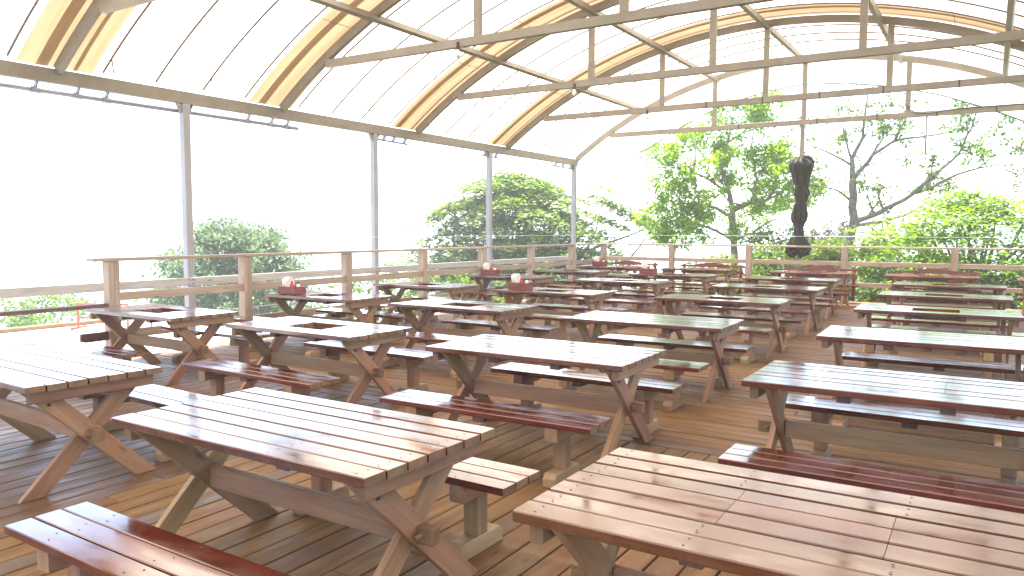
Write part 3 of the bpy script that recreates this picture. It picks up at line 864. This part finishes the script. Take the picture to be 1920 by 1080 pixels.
def napkins(c, lab):
    """a fanned wad of folded paper napkins standing in the box"""
    V, F = [], []
    n = 9
    for i in range(n):
        t = -0.5 + i / (n - 1)
        tilt = t * 0.55
        pts = []
        for k in range(11):
            ang = math.pi * k / 10
            u, v = 0.082 * math.cos(ang), 0.10 + 0.10 * math.sin(ang) + 0.006 * math.sin(5 * k + i)
            pts.append((u, v))
        pts = [(0.05, 0.0)] + pts + [(-0.05, 0.0)]
        o = len(V)
        for off in (-0.0025, 0.0025):
            for u, v in pts:
                V.append((0.010 * t * 4 + math.sin(tilt) * v * 0.5 + off + 0.01 * math.sin(u * 40 + i), u, 0.02 + v * math.cos(tilt * 0.6)))
        m_ = len(pts)
        F.append(tuple(range(o, o + m_))); F.append(tuple(reversed(range(o + m_, o + 2 * m_))))
        for k in range(m_):
            k2 = (k + 1) % m_
            F.append((o + k, o + m_ + k, o + m_ + k2, o + k2))
    ob = link('paper_napkins', geo_mesh('paper_napkins', [(V, F)], M_WHITE, False), loc=c)
    tag(ob, lab, 'napkins', 'napkin wads in the condiment boxes')
    return ob

def bottle(c, mat_body, mat_cap, h, lab, name, cat, group):
    r = empty(name, c, label=lab, cat=cat, group=group)
    link('bottle_body', geo_mesh('bottle_body', [lathe_geo([(0.024, 0.0), (0.027, 0.01), (0.027, h * 0.62), (0.02, h * 0.76), (0.013, h * 0.82)], 14)], mat_body), r)
    link('bottle_cap', geo_mesh('bottle_cap', [lathe_geo([(0.015, h * 0.82), (0.016, h * 0.93), (0.006, h)], 12)], mat_cap), r)
    return r

M_CLEAR = plain('pale_seasoning_glass', (0.70, 0.66, 0.60), 0.2)
boxes = [(-8.22, 7.36, 'in third row nearest the side railing'), (-8.50, 12.75, 'in fifth row nearest the side railing'), (-6.02, 9.86, 'in fourth row, second column'),
         (-6.02, 14.96, 'in sixth row, second column'), (-8.42, 17.65, 'in last row nearest the side railing')]
for bx, by, lab in boxes:
    if by == 7.36: pass
    r = make_box(f'mahogany coloured condiment box on left end of table {lab}')
    r.location = (bx, by, TZ + 0.0005)
    z = TZ + 0.016
    napkins((bx - 0.075, by, z), f'white paper napkin wad in box on table {lab}')
    bottle((bx + 0.03, by - 0.03, z), M_REDPL, M_REDPL, 0.17, f'red sauce bottle in box on table {lab}', 'sauce_bottle', 'sauce bottle', 'red sauce bottles in the boxes')
    bottle((bx + 0.09, by + 0.03, z), M_CLEAR, M_BLACK, 0.155, f'pale shaker with black cap in box on table {lab}', 'shaker', 'shaker', 'black capped shakers in the boxes')

# red tubular barriers standing on the terrace
for k, (bx, by, rz, lab) in enumerate(((-14.6, 8.3, 0.5, 'red tubular barrier on the pale terrace beyond the handrail'), (-13.0, 8.7, 0.2, 'red tubular barrier on terrace seen beneath the second-row table'))):
    r = empty('barrier', (bx, by, -0.348), rz, lab, 'barrier', 'red barriers on the terrace')
    for s in (-0.5, 0.5):
        link('upright', geo_mesh('upright', [tube_geo([(s, 0, 0.03), (s, 0, 0.50)], 0.022, 8)], M_REDPAINT), r)
        link('foot', board(0.45, 0.05, 0.04, M_REDPAINT, None, 0.004), r, M=Matrix.Translation((s, 0, 0.02)) @ Matrix.Rotation(math.pi / 2, 4, 'Z'))
    for z in (0.22, 0.48):
        link('rail', geo_mesh('rail', [tube_geo([(-0.5, 0, z), (0.5, 0, z)], 0.02, 8)], M_REDPAINT), r)

# ------------------------------------------------------------------ trees
def leaves_mesh(name, P_, size, mat_, up=0.5, aspect=0.55, var=0.4):
    """many leaf-sized folded quads at points P_"""
    n = len(P_)
    nrm = rng.normal(size=(n, 3)); nrm /= np.linalg.norm(nrm, axis=1)[:, None]
    nrm = nrm * (1 - up) + np.array([0, 0, 1.0]) * up
    nrm /= np.linalg.norm(nrm, axis=1)[:, None]
    a = rng.normal(size=(n, 3)); a -= (a * nrm).sum(1)[:, None] * nrm; a /= np.linalg.norm(a, axis=1)[:, None]
    b2 = np.cross(nrm, a)
    s = (size * (1 + var * rng.uniform(-1, 1, n)))[:, None]
    V = np.empty((n, 4, 3))
    V[:, 0] = P_ - a * s * 0.5
    V[:, 1] = P_ + b2 * s * 0.5 * aspect + nrm * s * 0.08
    V[:, 2] = P_ + a * s * 0.5
    V[:, 3] = P_ - b2 * s * 0.5 * aspect + nrm * s * 0.08
    me = bpy.data.meshes.new(name)
    me.vertices.add(n * 4); me.loops.add(n * 4); me.polygons.add(n)
    me.vertices.foreach_set('co', V.reshape(-1))
    me.loops.foreach_set('vertex_index', np.arange(n * 4, dtype=np.int32))
    me.polygons.foreach_set('loop_start', np.arange(n, dtype=np.int32) * 4)
    me.polygons.foreach_set('loop_total', np.full(n, 4, dtype=np.int32))
    me.materials.append(mat_)
    me.update(calc_edges=True)
    return me

def pads(centers, radii, thick, per, droop=0.25, tilt=0.0):
    """flattened leaf pads: layered foliage"""
    out = []
    for c, r in zip(centers, radii):
        n = int(per * r * r)
        t = rng.uniform(0, 2 * np.pi, n); q = np.sqrt(rng.uniform(0, 1, n))
        wobr = 1 + 0.3 * np.sin(3 * t + rng.uniform(0, 6)) + 0.15 * np.sin(7 * t + rng.uniform(0, 6))
        x = r * q * np.cos(t) * wobr; y = r * q * np.sin(t) * wobr
        rad = np.asarray(c)[:2] / (np.linalg.norm(np.asarray(c)[:2]) + 0.3)
        z = rng.normal(0, thick, n) - droop * r * q ** 2 - tilt * (x * rad[0] + y * rad[1]) + 0.03 * rng.normal(size=n)
        out.append(np.stack([x, y, z], 1) + np.asarray(c))
    return np.concatenate(out)

def blobs(centers, radii, per, squash=0.8):
    out = []
    for c, r in zip(centers, radii):
        n = max(6, int(per * r * r))
        d = rng.normal(size=(n, 3)); d /= np.linalg.norm(d, axis=1)[:, None]
        q = rng.uniform(0.15, 1, n) ** 0.5
        p = d * (q * r)[:, None]; p[:, 2] *= squash
        p *= (1 + 0.25 * np.sin(d[:, 0] * 5 + rng.uniform(0, 6)) * np.sin(d[:, 2] * 4 + rng.uniform(0, 6)))[:, None]
        out.append(p + np.asarray(c))
    return np.concatenate(out)

def limb(p0, p1, r0, r1, bend=0.12, n=6):
    p0, p1 = np.array(p0, float), np.array(p1, float)
    L = np.linalg.norm(p1 - p0)
    o1, o2 = rng.normal(size=3) * bend * L, rng.normal(size=3) * bend * L
    path, rad = [], []
    for i in range(n + 1):
        t = i / n
        path.append(tuple(p0 * (1 - t) + p1 * t + o1 * math.sin(math.pi * t) * 0.6 + o2 * math.sin(2 * math.pi * t) * 0.35))
        rad.append(r0 * (1 - t) + r1 * t)
    return path, rad

def grow(p, d, L, r, depth, out, tips, spread=0.6, upb=0.15):
    d = d / np.linalg.norm(d)
    e = p + d * L
    path, rad = limb(p, e, r, r * 0.62, 0.07, 5)
    out.append(tube_geo(path, rad, 7 if r > 0.04 else 5))
    e = np.array(path[-1])
    if depth == 0:
        tips.append(e); return
    tips.append(e)
    k = 3 if rng.random() < 0.5 else 2
    for _ in range(k):
        nd = d + rng.normal(size=3) * spread; nd[2] += upb
        grow(e, nd, L * rng.uniform(0.62, 0.85), r * 0.60, depth - 1, out, tips, spread, upb)

def tree_root(name, x, y, label, cat='tree', group='trees beyond the deck'):
    z = float(ground_h(np.array(x), np.array(y)))
    return empty(name, (x, y, z - 0.1), label=label, cat=cat, group=group), z - 0.1

# big layered tree behind the corner of the railings (heights below are absolute, then made local)
def layered_tree(name, x, y, label, top, R, bottom, npad, per, leaf, mat_, trunk_r, xs=1.0, pad_r=(0.55, 1.15), upn=0.62, extra=(), inner=0.5):
    r, z0 = tree_root(name, x, y, label)
    H = top - z0
    hb = bottom - z0
    cs, rs = [], []
    for i in range(npad):
        u = (i + 0.5) / npad
        t = i * 2.39996
        hgt = u ** 0.8
        rr = R * math.sqrt(max(0.0, 1 - hgt ** 2.0)) * (0.74 + 0.36 * rng.random()) * (1 + 0.13 * math.sin(2 * t + 1) + 0.10 * math.sin(5 * t))
        if rng.random() < 0.35: rr *= rng.uniform(0.3, 0.85)
        cs.append((rr * math.cos(t) * xs, rr * math.sin(t), hb + (H - hb) * hgt - 0.1 + rng.normal() * 0.24))
        rs.append(rng.uniform(*pad_r))
    for i in range(int(npad * inner)):      # inner and lower boughs
        t = rng.uniform(0, 2 * math.pi); rr = R * rng.uniform(0.15, 0.92); hh = rng.uniform(-0.12, 0.55)
        cs.append((rr * math.cos(t) * xs, rr * math.sin(t), hb + (H - hb) * hh * (1 - 0.35 * rr / R))); rs.append(rng.uniform(*pad_r))
    for e in extra:
        cs.append((e[0], e[1], e[2] - z0)); rs.append(e[3])
    P_ = pads(cs, rs, 0.05, per, 0.22, 0.42)
    link('crown', leaves_mesh('crown', P_, leaf, mat_, up=upn), r)
    g = []
    fork = np.array((0.1, 0.0, hb * 0.9))
    path, rad = limb((0, 0, 0), fork, trunk_r, trunk_r * 0.75, 0.03, 8); g.append(tube_geo(path, rad, 10))
    for c in cs[::3]:
        path, rad = limb(path[-1] if False else tuple(fork), (c[0], c[1], c[2] - 0.08), trunk_r * 0.42, 0.018, 0.10, 7); g.append(tube_geo(path, rad, 6))
    link('trunk', geo_mesh('trunk', g, M_BARK), r)
    return r

ext = [(3.2, 1.8, 2.9, 0.9), (3.9, 2.2, 2.6, 0.8), (4.4, 2.6, 2.2, 0.8), (5.0, 2.9, 1.9, 0.7), (5.6, 3.3, 1.5, 0.55), (3.7, 2.1, 1.9, 0.8), (3.6, 2.0, 2.6, 0.8), (4.1, 2.3, 2.2, 0.7), (4.5, 2.5, 1.9, 0.6), (4.9, 2.8, 1.7, 0.6), (5.2, 3.0, 1.35, 0.5), (3.3, 1.9, 3.3, 0.7), (4.3, 2.6, 1.2, 0.4), (2.9, 1.4, 0.6, 0.7), (3.3, 1.9, 0.2, 0.7)]
layered_tree('layered_tree', -16.9, 27.2, 'broad dome-shaped green tree behind the corner where the railings meet', 3.8, 4.4, -1.8, 250, 330, 0.19, M_LEAF_BIG, 0.30, pad_r=(0.5, 1.15), upn=0.7, extra=ext)
layered_tree('layered_tree', -0.4, 24.2, 'low spreading bright green maple beyond the end railing at right', 2.5, 2.9, 0.0, 95, 360, 0.135, M_LEAF_MAPLE, 0.13, xs=1.15, pad_r=(0.4, 0.95), upn=0.72, inner=0.12)

# round tree beyond the side railing; leaf colour paled to mimic glare
r, z0 = tree_root('glare_paled_tree', -20.6, 15.9, 'rounded glare-paled green tree standing beyond the side railing by a metal post')
g, tips = [], []
zt = 1.95 - z0
path, rad = limb((0, 0, 0), (0.1, 0, zt - 4.6), 0.2, 0.14, 0.03, 6); g.append(tube_geo(path, rad, 9))
for k in range(7):
    a = 2 * math.pi * k / 7
    grow(np.array((0.1, 0, zt - 4.7)), np.array((math.cos(a) * 0.75, math.sin(a) * 0.75, 1.0)), 1.4, 0.09, 2, g, tips, 0.5, 0.3)
cs = []
for i in range(230):
    hgt = rng.uniform(0, 1)
    rr = 3.0 * math.sqrt(max(0.02, 1 - (hgt * 1.05 - 0.2) ** 2 * 1.3)) * rng.uniform(0.3, 1.0) * (1 - 0.15 * hgt)
    t = rng.uniform(0, 2 * math.pi)
    cs.append((rr * math.cos(t), rr * math.sin(t), zt - 4.1 + 3.8 * hgt))
link('crown', leaves_mesh('crown', blobs(cs, rng.uniform(0.30, 0.66, len(cs)), 620), 0.14, M_LEAF_GLAREPALE, up=0.35), r)
link('trunk', geo_mesh('trunk', g, M_BARK), r)

def limb_tree(name, x, y, label, trunk, limbs, twigs, leafP, leaf, mat_, sz, squash=0.7, depth_jit=1.0, tw_len=0.55):
    """explicit main limbs (local x to the right as seen from the deck, depth, height above the deck level) plus grown twigs"""
    r, z0 = tree_root(name, x, y, label)
    ax = math.atan2(-x, y)
    ex, ey = np.array((math.cos(ax), math.sin(ax), 0)), np.array((-math.sin(ax), math.cos(ax), 0))
    def pt(p): return ex * p[0] + ey * p[1] + np.array((0, 0, p[2] - z0))
    g, tips = [], []
    for pts, r0, r1 in [trunk] + limbs:
        pp = [pt(p) for p in pts]
        path, rad = [], []
        for i in range(len(pp) - 1):
            q, _ = limb(pp[i], pp[i + 1], 1, 1, 0.045, 4)
            path += q[:-1] if i < len(pp) - 2 else q
        n = len(path)
        rad = [r0 + (r1 - r0) * (i / (n - 1)) ** 0.8 for i in range(n)]
        g.append(tube_geo(path, rad, 9 if r0 > 0.06 else 6))
        if (pts, r0, r1) != trunk:
            for i in range(2, n):
                f = i / (n - 1)
                if rng.random() < twigs:
                    d = np.array(path[i]) - np.array(path[i - 1]); d = d / (np.linalg.norm(d) + 1e-6) + rng.normal(size=3) * 0.75; d[2] += 0.35
                    grow(np.array(path[i]), d, tw_len * rng.uniform(0.6, 1.2), max(0.008, rad[i] * 0.45), 2, g, tips, 0.55, 0.2)
            tips.append(np.array(path[-1]))
    link('trunk', geo_mesh('trunk', g, M_BARK), r)
    T_ = np.array(tips)
    sel = T_[rng.random(len(T_)) < leafP]
    cs = np.concatenate([sel + rng.normal(0, 0.12, sel.shape) for _ in range(2)])
    P_ = blobs(cs, rng.uniform(*sz, len(cs)), 420, squash)
    link('crown', leaves_mesh('crown', P_, leaf, mat_, up=0.45), r)
    return r

# leafy tree with a forked trunk in front of the end railing's middle
limb_tree('leafy_tree', -7.4, 26.0, 'airy bright green tree with forked trunk left of the black netting bundle',
    ([(0.1, 0, -2.5), (0.05, 0, 0.3), (0, 0, 1.3), (-0.05, 0, 2.3)], 0.15, 0.105),
    [([(-0.05, 0, 2.3), (-0.2, 0.2, 2.9), (-0.45, 0.5, 3.7), (-0.3, 0.6, 4.6), (-0.1, 0.4, 5.4)], 0.10, 0.02),
     ([(-0.05, 0, 2.3), (0.5, -0.2, 2.55), (1.0, -0.3, 2.6), (1.3, -0.4, 3.1), (1.2, -0.4, 4.0)], 0.11, 0.02),
     ([(0.5, -0.2, 2.55), (0.7, 0.3, 3.3), (0.5, 0.6, 4.2), (0.6, 0.5, 5.2)], 0.06, 0.015),
     ([(-0.05, 0, 2.1), (-0.8, -0.3, 2.4), (-1.6, -0.4, 2.5), (-2.2, -0.3, 2.9)], 0.07, 0.015),
     ([(-0.2, 0.2, 2.9), (-1.0, -0.4, 3.4), (-1.7, -0.6, 3.6), (-2.2, -0.6, 3.9)], 0.06, 0.012),
     ([(-0.45, 0.5, 3.7), (-1.1, 0.9, 4.2), (-1.5, 1.0, 4.7)], 0.05, 0.012),
     ([(0, 0, 1.3), (0.6, 0.6, 1.5), (1.1, 0.8, 1.9), (1.7, 0.8, 2.1)], 0.07, 0.015),
     ([(0, 0, 1.2), (-0.6, -0.4, 1.6), (-1.1, -0.5, 1.8), (-1.7, -0.5, 1.9), (-2.4, -0.4, 2.0)], 0.06, 0.012),
     ([(1.0, -0.3, 2.6), (1.5, -0.1, 2.9), (1.9, 0.0, 3.3)], 0.05, 0.012),
     ([(-0.3, 0.6, 4.6), (0.3, 0.9, 5.0), (0.9, 0.9, 5.3)], 0.035, 0.01)],
    0.85, 0.72, 0.115, M_LEAF_TREE, (0.14, 0.31), tw_len=0.52)
# sparse tree with long bare boughs
limb_tree('sparse_tree', -3.9, 26.8, 'tall sparse tree with long bare boughs right of the black netting bundle',
    ([(0, 0, -2.0), (0, 0, 0.9), (0.1, 0, 1.8), (0.08, 0, 2.6), (0.05, 0, 3.25)], 0.165, 0.12),
    [([(0.05, 0, 3.25), (0.0, 0.1, 3.9), (0.3, 0.1, 4.6), (0.35, 0.1, 5.5), (0.4, 0.2, 6.0)], 0.10, 0.015),
     ([(0.0, 0.1, 3.9), (-0.25, -0.1, 4.6), (-0.3, -0.2, 5.1)], 0.05, 0.01),
     ([(0.0, 0.1, 3.7), (-0.6, 0.3, 4.1), (-1.2, 0.3, 4.4), (-1.5, 0.2, 4.7)], 0.05, 0.01),
     ([(0.05, 0, 3.25), (0.6, -0.3, 4.0), (1.2, -0.4, 4.4), (2.2, -0.5, 4.5), (3.0, -0.4, 4.7)], 0.08, 0.012),
     ([(1.2, -0.4, 4.4), (1.5, -0.3, 5.1), (1.6, -0.2, 5.9)], 0.05, 0.01),
     ([(0.6, -0.3, 4.0), (0.9, 0.2, 4.7), (0.8, 0.3, 5.4)], 0.045, 0.01),
     ([(0.1, 0, 1.9), (0.9, -0.2, 2.2), (1.7, -0.4, 2.7), (2.3, -0.5, 3.3), (2.9, -0.6, 3.9), (3.2, -0.6, 4.6), (3.5, -0.6, 5.5)], 0.10, 0.014),
     ([(1.7, -0.4, 2.75), (2.6, -0.2, 3.15), (3.5, 0.0, 3.5), (4.6, 0.2, 3.7)], 0.07, 0.012),
     ([(3.5, 0.0, 3.5), (4.0, 0.1, 4.0), (4.3, 0.1, 4.3)], 0.03, 0.008),
     ([(0.1, 0, 1.8), (1.0, 0.4, 1.9), (1.6, 0.6, 2.1), (2.4, 0.6, 2.5)], 0.08, 0.012),
     ([(0.08, 0, 2.5), (-0.4, -0.2, 2.9), (-0.7, -0.3, 3.0), (-1.2, -0.3, 3.3)], 0.05, 0.01)],
    0.55, 0.50, 0.115, M_LEAF_LIME, (0.10, 0.22), tw_len=0.45)

# golden columnar conifers
for k, (x, y, h, lab) in enumerate(((-6.55, 35.4, 1.85, 'golden columnar conifer beside the netting bundle, leftmost of three'), (-6.0, 35.6, 2.0, 'golden columnar conifer beside the netting bundle, middle of three'), (-5.35, 35.2, 2.25, 'golden columnar conifer beside the netting bundle, rightmost of three'))):
    r, z0 = tree_root('conifer', x, y, lab, group='golden conifers')
    H = h - z0
    cs = [(0.14 * math.sin(2.4 * i), 0.14 * math.cos(2.4 * i), H * (0.15 + 0.85 * i / 22)) for i in range(23)]
    link('crown', leaves_mesh('crown', blobs(cs, [0.42 * (1 - (i / 22) ** 2.2) + 0.10 for i in range(23)], 1500, 1.3), 0.09, M_LEAF_GOLD, up=0.3), r)
    link('trunk', geo_mesh('trunk', [tube_geo([(0, 0, 0), (0, 0, H * 0.9)], [0.08, 0.02], 7)], M_BARK), r)

# shrubs
def shrub(x, y, top, R, label, mat_, leaf=0.12, per=700, n=56, group='shrubs beyond the railings'):
    z0 = float(ground_h(np.array(x), np.array(y)))
    r = empty('shrub', (x, y, z0 - 0.1), label=label, cat='shrub', group=group)
    H = top - z0 + 0.1
    cs, rs = [], []
    for i in range(n):
        hgt = rng.uniform(0.15, 1)
        rr = R * math.sqrt(max(0.03, 1 - (hgt - 0.1) ** 2)) * rng.uniform(0.45, 1.0)
        t = rng.uniform(0, 2 * math.pi)
        cs.append((rr * math.cos(t), rr * math.sin(t), max(0.1, H * hgt - 0.25))); rs.append(rng.uniform(0.22, 0.5))
    link('foliage', leaves_mesh('foliage', blobs(cs, rs, per, 0.7), leaf, mat_, up=0.5), r)
    g = []
    for i in range(7):
        c = cs[i * 4 % n]
        path, rad = limb((0, 0, 0), c, 0.035, 0.01, 0.1, 5); g.append(tube_geo(path, rad, 5))
    link('stem', geo_mesh('stem', g, M_BARK), r)

for x, y, top, R, lab, mm in (
    (-6.6, 21.6, 0.95, 1.1, 'dense green shrub at the foot of the airy forked tree', M_LEAF_GREEN),
    (-4.9, 22.2, 1.35, 1.4, 'lime green shrub directly below the black netting bundle', M_LEAF_LIME),
    (-3.2, 22.0, 1.45, 1.4, 'lime shrub at the foot of the sparse tree behind the railing', M_LEAF_LIME),
    (-1.7, 21.8, 1.25, 1.3, 'green shrub in front of the left edge of the low maple', M_LEAF_GREEN),
    (-0.1, 21.9, 1.0, 1.3, 'lime shrub below the middle of the low maple', M_LEAF_LIME),
    (1.4, 21.8, 1.15, 1.3, 'green shrub below the right side of the low maple', M_LEAF_GREEN),
    (-5.9, 25.6, 1.85, 1.5, 'tall green shrub behind the netting bundle, left of it', M_LEAF_GREEN),
    (-2.6, 28.5, 2.0, 1.7, 'tall lime shrub between the sparse tree and the low maple', M_LEAF_LIME),
    (1.8, 30.0, 1.7, 1.8, 'tall lime bush behind the right side of the low maple', M_LEAF_LIME),
    (-15.6, 18.6, 0.75, 1.9, 'rounded bright green shrub below the railing left of the domed tree', M_LEAF_LIME),
    (-13.6, 19.6, 0.4, 1.8, 'rounded bright green shrub below the railing under the domed tree', M_LEAF_LIME),
    (-17.2, 17.6, 0.3, 1.6, 'rounded green shrub below the railing near the pale round tree', M_LEAF_GREEN),
    (-12.0, 21.2, 0.45, 1.6, 'green shrub below the railing near the corner metal post', M_LEAF_GREEN)):
    shrub(x, y, top, R, lab, mm)

def small_tree(x, y, top, R, label, mat_, n=70):
    r, z0 = tree_root('hillside_tree', x, y, label, group='trees below the terrace')
    H = top - z0
    cs, rs = [], []
    for i in range(n):
        hgt = rng.uniform(0.0, 1)
        rr = R * math.sqrt(max(0.05, 1 - (hgt - 0.25) ** 2 * 1.5)) * rng.uniform(0.3, 1.0)
        t = rng.uniform(0, 2 * math.pi)
        cs.append((rr * math.cos(t), rr * math.sin(t), H * (0.35 + 0.62 * hgt))); rs.append(rng.uniform(0.4, 0.85))
    link('crown', leaves_mesh('crown', blobs(cs, rs, 260, 0.75), 0.18, mat_, up=0.45), r)
    g = []
    path, rad = limb((0, 0, 0), (0, 0, H * 0.6), 0.2, 0.08, 0.03, 6); g.append(tube_geo(path, rad, 8))
    for c in cs[:8]:
        path, rad = limb((0, 0, H * 0.4), c, 0.06, 0.02, 0.1, 5); g.append(tube_geo(path, rad, 5))
    link('trunk', geo_mesh('trunk', g, M_BARK), r)
small_tree(-29.6, 14.6, -0.7, 2.6, 'bright green treetop below the terrace at the far left of the photo', M_LEAF_GREEN)
small_tree(-33.0, 17.4, -1.1, 2.6, 'pale treetop below the terrace between the bright one and the post', M_LEAF_GLAREPALE)
small_tree(-34.0, 19.8, -1.7, 2.4, 'dull green treetop below the terrace just left of the first post', M_LEAF_BIG)
print('planks', nplank, 'objects', len(bpy.data.objects))

# ------------------------------------------------------------------ thin scattering volume, added as a glare veil that lifts far shadows
bm = bmesh.new()
bmesh.ops.create_cube(bm, size=1.0)
bmesh.ops.scale(bm, vec=(30000, 30000, 69.5), verts=bm.verts)
bmesh.ops.translate(bm, vec=(0, 0, -61.0 + 69.5 / 2), verts=bm.verts)
hz = bpy.data.materials.new('glare_veil_volume'); hz.use_nodes = True
hn = hz.node_tree.nodes; hn.remove(hn['Principled BSDF'])
pv = hn.new('ShaderNodeVolumePrincipled')
pv.inputs['Color'].default_value = (0.95, 0.96, 0.97, 1)
pv.inputs['Density'].default_value = 0.0028
pv.inputs['Anisotropy'].default_value = 0.3
hz.node_tree.links.new(pv.outputs[0], hn['Material Output'].inputs['Volume'])
tag(link('glare_veil', bm_to('glare_veil', bm, hz)), kind='stuff')
scene.cycles.volume_bounces = 1
